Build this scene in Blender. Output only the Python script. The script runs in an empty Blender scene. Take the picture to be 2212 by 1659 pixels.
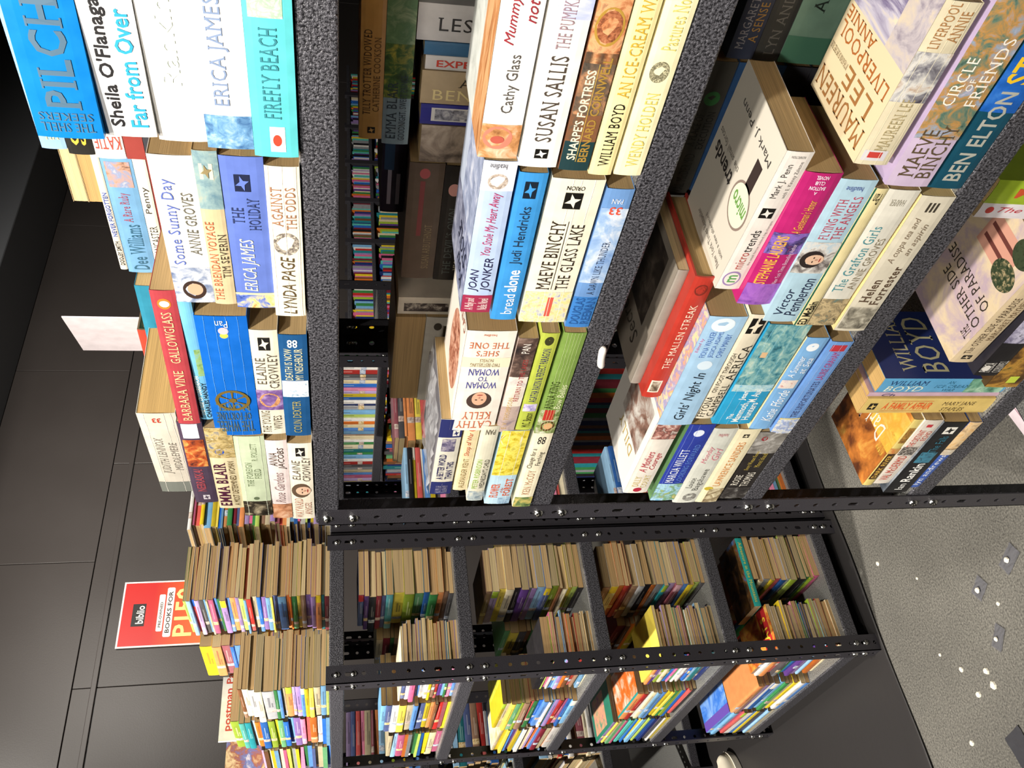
import bpy, bmesh, math, random
from mathutils import Vector, Matrix
SC = bpy.context.scene
COL = SC.collection
H = 1.227            # height of the eye above the floor; heights below are relative to it

# ------------------------------------------------------------------ camera
YAW, PITCH, ROLL = math.radians(37.53), math.radians(11.08), math.radians(0.08)
fw = Vector((math.sin(YAW)*math.cos(PITCH), math.cos(YAW)*math.cos(PITCH), -math.sin(PITCH)))
rt0 = Vector((math.cos(YAW), -math.sin(YAW), 0)); up0 = rt0.cross(fw)
rt = rt0*math.cos(ROLL)+up0*math.sin(ROLL); up = -rt0*math.sin(ROLL)+up0*math.cos(ROLL)
cam = bpy.data.cameras.new('camera'); camo = bpy.data.objects.new('camera', cam); COL.objects.link(camo)
cam.sensor_width = 36; cam.sensor_fit = 'HORIZONTAL'; cam.lens = 1894.8/2212*36; cam.clip_start = .02
R = Matrix((( -up.x, rt.x, -fw.x), (-up.y, rt.y, -fw.y), (-up.z, rt.z, -fw.z)))   # the picture was taken with the phone on its side
camo.matrix_world = Matrix.Translation((0, 0, H)) @ R.to_4x4()
SC.camera = camo
# ------------------------------------------------------------------ light
SC.view_settings.view_transform = 'Standard'; SC.view_settings.look = 'None'
SC.view_settings.gamma = 1; SC.view_settings.use_curve_mapping = False
SC.view_settings.exposure = 0.0
wd = bpy.data.worlds.new('room_light'); SC.world = wd; wd.use_nodes = True
wd.node_tree.nodes['Background'].inputs[0].default_value = (1.0, .93, .84, 1)
wd.node_tree.nodes['Background'].inputs[1].default_value = .80
def lamp(name, loc, target, power, size, angle, blend=.6, col=(1, .94, .85)):
    l = bpy.data.lights.new(name, 'SPOT'); l.energy = power; l.shadow_soft_size = size
    l.spot_size = math.radians(angle); l.spot_blend = blend; l.color = col
    o = bpy.data.objects.new(name, l); COL.objects.link(o); o.location = loc
    o.rotation_euler = (Vector(target)-Vector(loc)).to_track_quat('-Z', 'Y').to_euler()
    return o
lamp('ceiling_spotlight', (-.45, .02, H+1.2), (.60, .40, H-.02), 225, .045, 58, .9)
lamp('ceiling_spotlight', (-.9, .9, H+1.5), (.6, .8, H-.4), 95, .06, 80, .9)
lamp('ceiling_spotlight', (-1.5, -.2, H+.95), (.7, .7, H-.3), 110, .12, 60, .9)  # added fill spot, set low to brighten the depth of the near shelves
lamp('ceiling_spotlight', (-.9, 2.2, H+1.55), (.62, 2.15, H-.6), 620, .05, 60, .8)
lamp('ceiling_spotlight', (.45, .35, H+1.7), (.9, 1.9, H-.3), 240, .06, 62, .9)
lamp('ceiling_spotlight', (2.0, 1.8, H+1.7), (3.2, 4.0, H-.1), 330, .08, 110, .9)
lamp('ceiling_spotlight', (1.2, 2.9, H+1.9), (2.0, 4.3, H+.9), 130, .1, 110, 1.)

# ------------------------------------------------------------------ materials
def lin(c):
    if isinstance(c, str):
        c = tuple(int(c[i:i+2], 16)/255 for i in (0, 2, 4))
    return tuple(x/12.92 if x <= .04045 else ((x+.055)/1.055)**2.4 for x in c)
MATS = {}
def newmat(key):
    m = bpy.data.materials.new(key); m.use_nodes = True
    nt = m.node_tree
    return m, nt, nt.nodes['Principled BSDF']
def N(nt, t, **kw):
    n = nt.nodes.new(t)
    for k, v in kw.items():
        if k in n.inputs: n.inputs[k].default_value = v
        else: setattr(n, k, v)
    return n
def card(c, rough=.38):
    """printed, coated cover paper with a little wear"""
    k = ('card', c, rough)
    if k in MATS: return MATS[k]
    m, nt, b = newmat('printed_card_'+str(c)); L = lin(c)
    tc = N(nt, 'ShaderNodeTexCoord'); no = N(nt, 'ShaderNodeTexNoise', Scale=55., Detail=5.)
    nt.links.new(tc.outputs['Object'], no.inputs['Vector'])
    r = N(nt, 'ShaderNodeValToRGB'); nt.links.new(no.outputs['Fac'], r.inputs[0])
    r.color_ramp.elements[0].position = .3; r.color_ramp.elements[1].position = .75
    r.color_ramp.elements[0].color = (*[x*.86 for x in L], 1)
    r.color_ramp.elements[1].color = (*[min(1, x*1.04+.004) for x in L], 1)
    nt.links.new(r.outputs[0], b.inputs['Base Color'])
    b.inputs['Roughness'].default_value = rough; b.inputs['Specular IOR Level'].default_value = .35
    MATS[k] = m; return m
def ink(c, rough=.45, metal=0):
    k = ('ink', c, metal)
    if k in MATS: return MATS[k]
    m, nt, b = newmat('print_ink_'+str(c)); b.inputs['Base Color'].default_value = (*lin(c), 1)
    b.inputs['Roughness'].default_value = rough; b.inputs['Metallic'].default_value = metal
    MATS[k] = m; return m
def pages(c):
    k = ('pages', c)
    if k in MATS: return MATS[k]
    m, nt, b = newmat('page_edges_'+str(c)); L = lin(c)
    tc = N(nt, 'ShaderNodeTexCoord'); mp = N(nt, 'ShaderNodeMapping'); mp.inputs['Scale'].default_value = (7, 7, 1500)
    no = N(nt, 'ShaderNodeTexNoise', Scale=1., Detail=3.); nt.links.new(tc.outputs['Object'], mp.inputs[0]); nt.links.new(mp.outputs[0], no.inputs['Vector'])
    r = N(nt, 'ShaderNodeValToRGB'); nt.links.new(no.outputs['Fac'], r.inputs[0])
    r.color_ramp.elements[0].position = .3; r.color_ramp.elements[1].position = .7
    r.color_ramp.elements[0].color = (*[x*.62 for x in L], 1); r.color_ramp.elements[1].color = (*[min(1, x*1.12) for x in L], 1)
    nt.links.new(r.outputs[0], b.inputs['Base Color']); b.inputs['Roughness'].default_value = .85
    bp = N(nt, 'ShaderNodeBump', Strength=.35, Distance=.0004); nt.links.new(no.outputs['Fac'], bp.inputs['Height']); nt.links.new(bp.outputs[0], b.inputs['Normal'])
    MATS[k] = m; return m
def pic(cols, scale=40., rough=.4, stretch=(1, 1, 1)):
    """a small printed picture: blotches of its colours"""
    k = ('pic', tuple(cols), scale, stretch)
    if k in MATS: return MATS[k]
    m, nt, b = newmat('printed_picture')
    tc = N(nt, 'ShaderNodeTexCoord'); mp = N(nt, 'ShaderNodeMapping'); mp.inputs['Scale'].default_value = stretch
    mp.inputs['Location'].default_value = (len(MATS)*.37, len(MATS)*.11, 0)
    no = N(nt, 'ShaderNodeTexNoise', Scale=scale*1.6, Detail=7., Roughness=.62, Distortion=.6)
    nt.links.new(tc.outputs['Object'], mp.inputs[0]); nt.links.new(mp.outputs[0], no.inputs['Vector'])
    r = N(nt, 'ShaderNodeValToRGB'); e = r.color_ramp.elements
    while len(e) < len(cols): e.new(.5)
    for i, c in enumerate(cols):
        e[i].position = .3+.4*i/(len(cols)-1); e[i].color = (*lin(c), 1)
    nt.links.new(no.outputs['Fac'], r.inputs[0]); nt.links.new(r.outputs[0], b.inputs['Base Color']); b.inputs['Roughness'].default_value = rough
    MATS[k] = m; return m
def steel(key, c, bump, scale, rough, metal=.15):
    if key in MATS: return MATS[key]
    m, nt, b = newmat(key); b.inputs['Base Color'].default_value = (*lin(c), 1); b.inputs['Roughness'].default_value = rough; b.inputs['Metallic'].default_value = metal
    tc = N(nt, 'ShaderNodeTexCoord'); no = N(nt, 'ShaderNodeTexNoise', Scale=scale, Detail=2.)
    nt.links.new(tc.outputs['Object'], no.inputs['Vector'])
    bp = N(nt, 'ShaderNodeBump', Strength=bump, Distance=.002); nt.links.new(no.outputs['Fac'], bp.inputs['Height']); nt.links.new(bp.outputs[0], b.inputs['Normal'])
    MATS[key] = m; return m
def hammer(key, c0, c1, rough, metal):
    """hammered enamel: mottled tone and pitted relief"""
    m, nt, b = newmat(key)
    tc = N(nt, 'ShaderNodeTexCoord'); no = N(nt, 'ShaderNodeTexNoise', Scale=430., Detail=2.5, Roughness=.6); nt.links.new(tc.outputs['Object'], no.inputs['Vector'])
    r = N(nt, 'ShaderNodeValToRGB'); nt.links.new(no.outputs['Fac'], r.inputs[0])
    r.color_ramp.elements[0].position = .38; r.color_ramp.elements[1].position = .68
    r.color_ramp.elements[0].color = (*lin(c0), 1); r.color_ramp.elements[1].color = (*lin(c1), 1); nt.links.new(r.outputs[0], b.inputs['Base Color'])
    b.inputs['Roughness'].default_value = rough; b.inputs['Metallic'].default_value = metal
    bp = N(nt, 'ShaderNodeBump', Strength=1., Distance=.0016); nt.links.new(no.outputs['Fac'], bp.inputs['Height']); nt.links.new(bp.outputs[0], b.inputs['Normal'])
    return m
HAMMER = hammer('hammered_black_enamel', '1c1b1f', '6e6d74', .36, .2)
DECK = hammer('hammered_grey_deck', '6c6c6b', 'a8a8a4', .33, .35)
POST = steel('black_painted_angle', '37353a', .35, 500., .4)
CHROME = steel('zinc_bolt', 'd8d8d6', .0, 10., .22, 1.0)
def wallmat():
    m, nt, b = newmat('black_painted_plywood')
    tc = N(nt, 'ShaderNodeTexCoord'); n1 = N(nt, 'ShaderNodeTexNoise', Scale=1.3, Detail=4.); n2 = N(nt, 'ShaderNodeTexNoise', Scale=160., Detail=3.)
    for n in (n1, n2): nt.links.new(tc.outputs['Object'], n.inputs['Vector'])
    r = N(nt, 'ShaderNodeValToRGB'); nt.links.new(n1.outputs['Fac'], r.inputs[0])
    r.color_ramp.elements[0].color = (*lin('3a3533'), 1); r.color_ramp.elements[1].color = (*lin('4a4543'), 1)
    nt.links.new(r.outputs[0], b.inputs['Base Color'])
    mr = N(nt, 'ShaderNodeMapRange'); mr.inputs[3].default_value = .34; mr.inputs[4].default_value = .5
    nt.links.new(n1.outputs['Fac'], mr.inputs[0]); nt.links.new(mr.outputs[0], b.inputs['Roughness'])
    bp = N(nt, 'ShaderNodeBump', Strength=.15, Distance=.001); nt.links.new(n2.outputs['Fac'], bp.inputs['Height']); nt.links.new(bp.outputs[0], b.inputs['Normal'])
    return m
def floormat():
    m, nt, b = newmat('grey_speckled_floor')
    tc = N(nt, 'ShaderNodeTexCoord'); n1 = N(nt, 'ShaderNodeTexNoise', Scale=260., Detail=4.); n2 = N(nt, 'ShaderNodeTexNoise', Scale=5., Detail=5.); vo = N(nt, 'ShaderNodeTexVoronoi', Scale=38.)
    for n in (n1, n2, vo): nt.links.new(tc.outputs['Object'], n.inputs['Vector'])
    r = N(nt, 'ShaderNodeValToRGB'); nt.links.new(n1.outputs['Fac'], r.inputs[0])
    r.color_ramp.elements[0].position = .3; r.color_ramp.elements[1].position = .72
    r.color_ramp.elements[0].color = (*lin('413f3b'), 1); r.color_ramp.elements[1].color = (*lin('7c7971'), 1)
    mx = N(nt, 'ShaderNodeMix', data_type='RGBA', blend_type='MULTIPLY'); mx.inputs[0].default_value = .7
    r2 = N(nt, 'ShaderNodeValToRGB'); nt.links.new(n2.outputs['Fac'], r2.inputs[0])
    r2.color_ramp.elements[0].position = .3; r2.color_ramp.elements[1].position = .7
    r2.color_ramp.elements[0].color = (.62, .62, .62, 1); r2.color_ramp.elements[1].color = (1, 1, 1, 1)
    nt.links.new(r.outputs[0], mx.inputs[6]); nt.links.new(r2.outputs[0], mx.inputs[7]); nt.links.new(mx.outputs[2], b.inputs['Base Color'])
    b.inputs['Roughness'].default_value = .8
    bp = N(nt, 'ShaderNodeBump', Strength=.4, Distance=.002); nt.links.new(n1.outputs['Fac'], bp.inputs['Height']); nt.links.new(bp.outputs[0], b.inputs['Normal'])
    return m

# ------------------------------------------------------------------ object helpers
def link(name, me, parent=None, mats=()):
    for m in mats: me.materials.append(m)
    o = bpy.data.objects.new(name, me); COL.objects.link(o)
    if parent: o.parent = parent
    return o
def mesh(name, verts, faces, mats, parent=None, mi=None, smooth=False):
    me = bpy.data.meshes.new(name); me.from_pydata([tuple(v) for v in verts], [], faces)
    if mi: me.polygons.foreach_set('material_index', mi)
    if smooth: me.polygons.foreach_set('use_smooth', [True]*len(me.polygons))
    me.update(); return link(name, me, parent, mats if isinstance(mats, (list, tuple)) else [mats])
def empty(name, loc, label, cat, group=None):
    o = bpy.data.objects.new(name, None); COL.objects.link(o); o.location = loc; o.empty_display_size = .02
    o['label'] = label; o['category'] = cat
    if group: o['group'] = group
    return o
def tag(o, label, cat, group=None):
    o['label'] = label; o['category'] = cat
    if group: o['group'] = group
    return o
class G:
    def __init__(s): s.v = []; s.f = []; s.m = []
    def box(s, a, b, mi=0):
        n = len(s.v); x0, y0, z0 = a; x1, y1, z1 = b
        s.v += [(x0,y0,z0),(x1,y0,z0),(x1,y1,z0),(x0,y1,z0),(x0,y0,z1),(x1,y0,z1),(x1,y1,z1),(x0,y1,z1)]
        s.f += [tuple(n+i for i in q) for q in ((0,3,2,1),(4,5,6,7),(0,1,5,4),(1,2,6,5),(2,3,7,6),(3,0,4,7))]; s.m += [mi]*6
    def poly(s, pts, mi=0):
        n = len(s.v); s.v += [tuple(p) for p in pts]; s.f.append(tuple(range(n, n+len(pts)))); s.m.append(mi)
    def build(s, name, mats, parent=None, smooth=False):
        return mesh(name, s.v, s.f, mats, parent, s.m, smooth)
def bevel(o, w, seg=2):
    m = o.modifiers.new('bevel', 'BEVEL'); m.width = w; m.segments = seg; m.limit_method = 'ANGLE'

# ------------------------------------------------------------------ lettering
CHARS = "ABCDEFGHIJKLMNOPQRSTUVWXYZabcdefghijklmnopqrstuvwxyz0123456789'&.-,!:*"
GL = {}
def load_glyphs():
    dg = bpy.context.evaluated_depsgraph_get()
    for bold in (0, 1):
        cu = bpy.data.curves.new('g', 'FONT'); cu.resolution_u = 2; cu.offset = .018*bold
        o = bpy.data.objects.new('g', cu); COL.objects.link(o)
        def conv(s):
            cu.body = s; bpy.context.view_layer.update()
            e = o.evaluated_get(bpy.context.evaluated_depsgraph_get()); me = e.to_mesh()
            vs = [(v.co.x, v.co.y) for v in me.vertices]; fs = [tuple(p.vertices) for p in me.polygons]; e.to_mesh_clear()
            return vs, fs
        w2 = max(v[0] for v in conv('HH')[0])
        for ch in CHARS:
            vs, fs = conv(ch); w3 = max(v[0] for v in conv('H'+ch+'H')[0])
            GL[bold, ch] = (vs, fs, w3-w2)
        bpy.data.objects.remove(o); bpy.data.curves.remove(cu)
load_glyphs()
def serifs(vs, fs):
    """slab feet on the stems of a glyph"""
    cnt = {}
    for f in fs:
        for i in range(len(f)):
            e = tuple(sorted((f[i], f[(i+1) % len(f)]))); cnt[e] = cnt.get(e, 0)+1
    ov, of = list(vs), list(fs)
    for (a, b), c in cnt.items():
        if c != 1: continue
        (x0, y0), (x1, y1) = vs[a], vs[b]
        w = abs(x1-x0)
        if abs(y0-y1) > .004 or w < .04 or w > .2: continue
        for yy, d in ((0, 1), (.705, -1), (.73, -1), (.52, -1)):
            if abs(y0-yy) < .035:
                xa, xb = min(x0, x1)-.06, max(x0, x1)+.06; n = len(ov)
                ya, yb = sorted((y0, y0+d*.042))
                ov += [(xa, ya), (xb, ya), (xb, yb), (xa, yb)]; of.append((n, n+1, n+2, n+3)); break
    return ov, of
SER = {}
def glyph(ch, bold, serif):
    g = GL.get((bold, ch))
    if g is None: return [], [], .3
    if not serif: return g
    k = (ch, bold)
    if k not in SER: SER[k] = (*serifs(g[0], g[1]), g[2]+.05)
    return SER[k]
def text2d(s, style=''):
    vs, fs, x = [], [], 0.
    bold = 1 if 'b' in style else 0; sh = .22 if 'i' in style else 0
    if 'q' in style: sh = .4
    for ch in s:
        if ch == ' ': x += .3; continue
        gv, gf, adv = glyph(ch, bold, 's' in style); n = len(vs)
        vs += [(x+a+sh*b, b) for a, b in gv]; fs += [tuple(n+i for i in f) for f in gf]; x += adv
    return vs, fs
def fit(vs, w, h):
    xs = [v[0] for v in vs]; ys = [v[1] for v in vs]
    x0, x1, y0, y1 = min(xs), max(xs), min(ys), max(ys)
    return [((a-x0)/(x1-x0)*w, (b-y0)/(y1-y0)*h) for a, b in vs]
def lettering(name, s, w, h, frame, mat, parent, style=''):
    """text of size w x h; frame(a, b) gives the point on the surface"""
    vs, fs = text2d(s, style)
    if not vs: return
    return mesh(name, [frame(a, b) for a, b in fit(vs, w, h)], fs, mat, parent)

# ------------------------------------------------------------------ books
TAN = ['b79a6b', 'ad9064', 'c4aa7c', 'a58a60', 'bfa477', 'a8997c', 'cbb48a']
def book(label, loc, L, W, T, base, page='b79a6b', rot=(0, 0, 0), bands=(), els=(), tops=(), top=None, bulge=.0008,
         group=None, hard=False, name='paperback_book', rough=.38, tailpage=None):
    """local frame: spine in the plane x=0 facing -x, length along y (0..L), thickness along z (0..T)"""
    root = empty(name, loc, label, 'book', group); root.rotation_euler = rot
    c = .0022 if hard else (.0005 if T > .022 else .0003); ov = .003 if hard else .0
    bulge = min(bulge, T*.08); K = 6
    bx = lambda z: -bulge*math.sin(math.pi*min(1, max(0, z/T)))
    # cover: a C-shaped sheet
    prof = [(W, 0)]+[(bx(T*i/K)+(.0004 if i in (0, K) else 0), T*i/K) for i in range(K+1)]+[(W, T), (W, T-c)]
    inner = [(bx(c+(T-2*c)*i/K)+c, c+(T-2*c)*i/K) for i in range(K, -1, -1)]+[(W, c)]
    ring = prof+inner; n = len(ring)
    cuts = sorted({0., 1.}|{max(0, min(1, b[0])) for b in bands}|{max(0, min(1, b[1])) for b in bands})
    mats = [card(base, rough)]; idx = {base: 0}
    tm = 0
    if top is not None:
        mats.append(card(top, rough) if isinstance(top, str) else top); tm = 1
    V, F, M = [], [], []
    for cc in cuts: V += [(x, L*(1-cc), z) for x, z in ring]       # cut fraction runs from the far end
    for j in range(len(cuts)-1):
        mid = (cuts[j]+cuts[j+1])/2; bm = 0
        for b in bands:
            if b[0] <= mid <= b[1]:
                if b[2] not in idx:
                    mats.append(card(b[2], rough) if isinstance(b[2], str) else b[2]); idx[b[2]] = len(mats)-1
                bm = idx[b[2]]
        for i in range(n):
            a, b2 = i, (i+1) % n
            F.append((j*n+a, j*n+b2, (j+1)*n+b2, (j+1)*n+a))
            M.append(bm if 1 <= i <= K else (tm if i == K+1 else 0))
    m = len(cuts)-1
    for i in range(n//2):
        a, b2, c2, d = i, i+1, n-2-i, n-1-i
        if b2 > c2: break
        F += [(a, d, c2, b2), (m*n+a, m*n+b2, m*n+c2, m*n+d)]; M += [0, 0]
    mesh('cover', V, F, mats, root, M)
    g = G(); rr = random.Random(hash((round(loc[0], 4), round(loc[1], 4), round(loc[2], 4))))
    x1 = W-.0004-ov; y0 = .0002+ov; y1 = L-.0002-ov; z0, z1 = c+.0001, T-c-.0001
    rows = 4; ringp = []
    for i in range(rows+1):
        t = i/rows; z = z0+(z1-z0)*t; w = rr.uniform(-.0004, .0001)
        ringp.append(((.0006+c, y0+abs(w)), (x1+w, y0+abs(w)), (x1+w, y1-abs(w)), (.0006+c, y1-abs(w)), z))
    for i in range(rows):
        A, B = ringp[i], ringp[i+1]
        for k in range(4):
            p, q = A[k], A[(k+1) % 4]; r2, s2 = B[(k+1) % 4], B[k]
            g.poly([(*p, A[4]), (*q, A[4]), (*r2, B[4]), (*s2, B[4])])
    g.poly([(*p, z0) for p in reversed(ringp[0][:4])]); g.poly([(*p, z1) for p in ringp[-1][:4]])
    g.build('page_block', pages(page), root)
    off = .00045
    def sp(s, h, o=off): return (bx(h)-o, L-s, h)
    for e in els:
        k = e[0]
        if k == 't':
            _, s, s0, s1, h0, h1, colr, mode, style = e
            S0, S1, H0, H1 = s0*L, s1*L, h0*T, h1*T; nm = 'spine_lettering'; mt = ink(colr)
            if mode == 'n': lettering(nm, s, S1-S0, H1-H0, lambda a, b: sp(S0+a, H0+b), mt, root, style)
            if mode == 'f': lettering(nm, s, S1-S0, H1-H0, lambda a, b: sp(S1-a, H1-b), mt, root, style)
            if mode == 'c': lettering(nm, s, H1-H0, S1-S0, lambda a, b: sp(S1-b, H0+a), mt, root, style)
            if mode == 'd': lettering(nm, s, H1-H0, S1-S0, lambda a, b: sp(S0+b, H1-a), mt, root, style)
        elif k in ('p', 'o'):
            _, s0, s1, h0, h1, mt = e[:6]; o2 = e[6] if len(e) > 6 else .0002
            if isinstance(mt, str): mt = ink(mt)
            gg = G()
            if k == 'p':
                for i in range(6):
                    ha, hb = (h0+(h1-h0)*i/6)*T, (h0+(h1-h0)*(i+1)/6)*T
                    gg.poly([sp(s0*L, ha, o2), sp(s1*L, ha, o2), sp(s1*L, hb, o2), sp(s0*L, hb, o2)])
            else:
                gg.poly([sp((s0+s1)/2*L+(s1-s0)/2*L*math.cos(t), (h0+h1)/2*T+(h1-h0)/2*T*math.sin(t), o2) for t in [2*math.pi*i/28 for i in range(28)]])
            gg.build('spine_picture', [mt], root)
        elif k == 'c':                                           # crease lines of a read paperback
            gg = G(); _, hs, colr = e
            for h in hs:
                P = [(s/14, h*T+rr.uniform(-.0004, .0004)) for s in range(15)]
                for (sa, ha), (sb, hb) in zip(P, P[1:]):
                    gg.poly([sp(sa*L, ha-.0002, .0003), sp(sb*L, hb-.0002, .0003), sp(sb*L, hb+.0002, .0003), sp(sa*L, ha+.0002, .0003)])
            gg.build('spine_crease', [ink(colr)], root)
        elif k == 'logo':                                         # small square publisher's mark
            _, s0, s1, h0, h1, c1, c2 = e
            gg = G(); q = lambda a, b, o2: sp((s0+(s1-s0)*a)*L, (h0+(h1-h0)*b)*T, o2)
            gg.poly([q(0, 0, .0004), q(1, 0, .0004), q(1, 1, .0004), q(0, 1, .0004)], 0)
            st = [(.5+(.46 if i % 2 == 0 else .17)*math.cos(i*math.pi/4+.3), .5+(.46 if i % 2 == 0 else .17)*math.sin(i*math.pi/4+.3)) for i in range(8)]
            gg.poly([q(a, b, .0006) for a, b in st], 1)
            gg.build('publisher_mark', [ink(c1), ink(c2)], root)
        elif k == 'face':                                          # printed portrait
            _, s0, s1, h0, h1, hair, skin, mode = e
            gg = G()
            def q(a, b, o2):
                if mode == 'c': return sp((s1-(s1-s0)*b)*L, (h0+(h1-h0)*a)*T, o2)
                return sp((s0+(s1-s0)*a)*L, (h0+(h1-h0)*b)*T, o2)
            el = lambda cx, cy, rx, ry, o2, mi: gg.poly([q(cx+rx*math.cos(t), cy+ry*math.sin(t), o2) for t in [2*math.pi*i/20 for i in range(20)]], mi)
            el(.5, .55, .5, .45, .0004, 0); el(.5, .44, .3, .36, .0006, 1); el(.38, .5, .05, .025, .0008, 2); el(.62, .5, .05, .025, .0008, 2)
            el(.5, .38, .04, .06, .0008, 3); el(.5, .24, .12, .03, .0008, 4)
            gg.build('printed_portrait', [ink(hair), ink(skin), ink('2a1c18'), ink('b98a72'), ink('a5483f')], root)
    for e in tops:
        k = e[0]; zt = T+.0004
        if k == 't':
            _, s, x0, x1b, c0, c1, colr, style = e
            lettering('cover_lettering', s, (x1b-x0)*W, (c1-c0)*L, lambda a, b: (x0*W+a, c0*L+b, zt+.0002), ink(colr), root, style)
        else:
            _, x0, x1b, c0, c1, mt = e[:6]
            if isinstance(mt, str): mt = ink(mt)
            gg = G(); zz = zt-.0002+(e[6] if len(e) > 6 else 0)
            if k == 'p': gg.poly([(x0*W, c0*L, zz), (x1b*W, c0*L, zz), (x1b*W, c1*L, zz), (x0*W, c1*L, zz)])
            else: gg.poly([((x0+x1b)/2*W+(x1b-x0)/2*W*math.cos(t), (c0+c1)/2*L+(c1-c0)/2*L*math.sin(t), zz) for t in [2*math.pi*i/32 for i in range(32)]])
            gg.build('cover_picture', [mt], root)
    return root
# ------------------------------------------------------------------ the room
def struct(o): o['kind'] = 'structure'; return o
g = G(); g.box((-4, -3, -.05), (9, 4.3, 0)); struct(g.build('floor', [floormat()]))
WALL = wallmat(); BLACK = ink('0b0a0a', .9)
g = G(); g.box((-4, 4.31, 0), (9, 4.4, 3.6)); struct(g.build('wall_back', [BLACK]))
g = G()                                               # plywood panels with open joints
def row(z0, z1, x0):
    x = x0-1.22*5
    while x < 9:
        a, b = max(x, -4), min(x+1.22, 9)
        if b > a: g.box((a+.0015, 4.295, z0), (b-.0015, 4.31, z1))
        x += 1.22
row(0.0, H+1.205, 2.75); row(H+1.209, 3.6, 2.17)
o = struct(g.build('trim_1', [WALL])); bevel(o, .002)
g = G(); g.box((-4, 4.285, H+1.10), (9, 4.295, H+1.125)); o = struct(g.build('trim_2', [WALL])); bevel(o, .003)
g = G(); g.box((-4, 3.75, H+1.82), (9, 4.295, 3.6)); o = struct(g.build('trim_3', [ink('66686c', .6)])); bevel(o, .01)
g = G(); g.box((-4, -3, 3.6), (9, 4.4, 3.65)); struct(g.build('ceiling', [ink('2b2a2a', .8)]))
g = G(); g.box((9, -3, 0), (9.1, 4.4, 3.6)); struct(g.build('wall_right', [WALL]))
g = G(); g.box((-4.1, -3, 0), (-4, 4.4, 3.6)); struct(g.build('wall_left', [WALL]))
g = G(); g.box((-4, -3.1, 0), (9, -3, 3.6)); struct(g.build('wall_front', [WALL]))

# black plastic sheet under the end unit and in the aisle, one crease and a lifted edge
g = G(); nx, ny = 60, 40; rr = random.Random(4)
def sheet_z(x, y):
    d = y-1.795
    z = .004+.010*math.exp(-((d-.03)/.03)**2)*(.5+.5*math.sin(x*9))+.004*math.exp(-((x-.2-.6*(y-1.8))/.05)**2)
    return max(.003, z)
for j in range(ny+1):
    for i in range(nx+1):
        x = -1.6+3.0*i/nx; y = 1.795+.004*math.sin(x*13)+2.45*(j/ny)**1.6
        g.v.append((x, y, sheet_z(x, y)))
for j in range(ny):
    for i in range(nx):
        a = j*(nx+1)+i; g.f.append((a, a+1, a+nx+2, a+nx+1)); g.m.append(0)
sh = g.build('floor_sheet', [steel('black_plastic_sheet', '2e2c2c', .12, 60., .40, 0)], smooth=True)
m = sh.modifiers.new('thick', 'SOLIDIFY'); m.thickness = .002; m.offset = -1
tag(sh, 'black plastic sheet spread on the grey floor under the end shelving unit', 'floor covering')

# ------------------------------------------------------------------ slotted-angle shelving
def flange(g, org, ax, nr, w, h, t=.002, pitch=.03, rad=.0043):
    """perforated strip: ax across its width, nr its outward normal, running up z"""
    org, ax, nr = Vector(org), Vector(ax), Vector(nr)
    n = int(h/pitch); pitch = h/n; S = 12
    for k in range(n):
        zc = (k+.5)*pitch; slot = .004 if k % 6 == 3 else 0
        for side in (0, 1):
            base = len(g.v); d = nr*(0 if side == 0 else -t)
            for i in range(S):
                a = 2*math.pi*(i+.5)/S; ca, sa = math.cos(a), math.sin(a)
                g.v.append(org+ax*(w/2+rad*ca)+Vector((0, 0, zc+rad*sa+(slot if sa > 0 else -slot)))+d)
                q = max(abs(ca), abs(sa)); px, pz = ca/q*w/2, sa/q*pitch/2
                if abs(abs(ca)-abs(sa)) < .3:px, pz = math.copysign(w/2, ca), (math.copysign(pitch/2, sa) if abs(sa) >= abs(ca)-.3 else pz)
                g.v.append(org+ax*(w/2+px)+Vector((0, 0, zc+pz))+d)
            for i in range(S):
                j = (i+1) % S
                g.f.append((base+2*i, base+2*i+1, base+2*j+1, base+2*j)); g.m.append(0)
        b0, b1 = len(g.v)-4*S, len(g.v)-2*S
        for i in range(S):
            j = (i+1) % S; g.f.append((b0+2*i, b0+2*j, b1+2*j, b1+2*i)); g.m.append(0)
    e = [org, org+ax*w]
    for p in e:
        g.poly([p, p-nr*t, p-nr*t+Vector((0, 0, h)), p+Vector((0, 0, h))])
def bolt_mesh():
    g = G(); S = 10
    for r in range(4):
        a = r/4*math.pi/2
        for i in range(S): g.v.append((.0070*math.cos(a)*math.cos(2*math.pi*i/S), .0070*math.cos(a)*math.sin(2*math.pi*i/S), .0050*math.sin(a)))
    for r in range(3):
        for i in range(S): g.f.append((r*S+i, r*S+(i+1) % S, (r+1)*S+(i+1) % S, (r+1)*S+i)); g.m.append(0)
    g.f.append(tuple(3*S+i for i in range(S))); g.m.append(0)
    g.box((-.0038, -.0008, .0044), (.0038, .0008, .0054), 1); g.box((-.0008, -.0038, .0044), (.0008, .0038, .0054), 1)
    me = bpy.data.meshes.new('bolt'); me.from_pydata(g.v, [], g.f); me.polygons.foreach_set('material_index', g.m)
    me.polygons.foreach_set('use_smooth', [True]*len(me.polygons)); me.materials.append(CHROME); me.materials.append(ink('55534f', .4, 1)); return me
BOLT = bolt_mesh()
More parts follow.
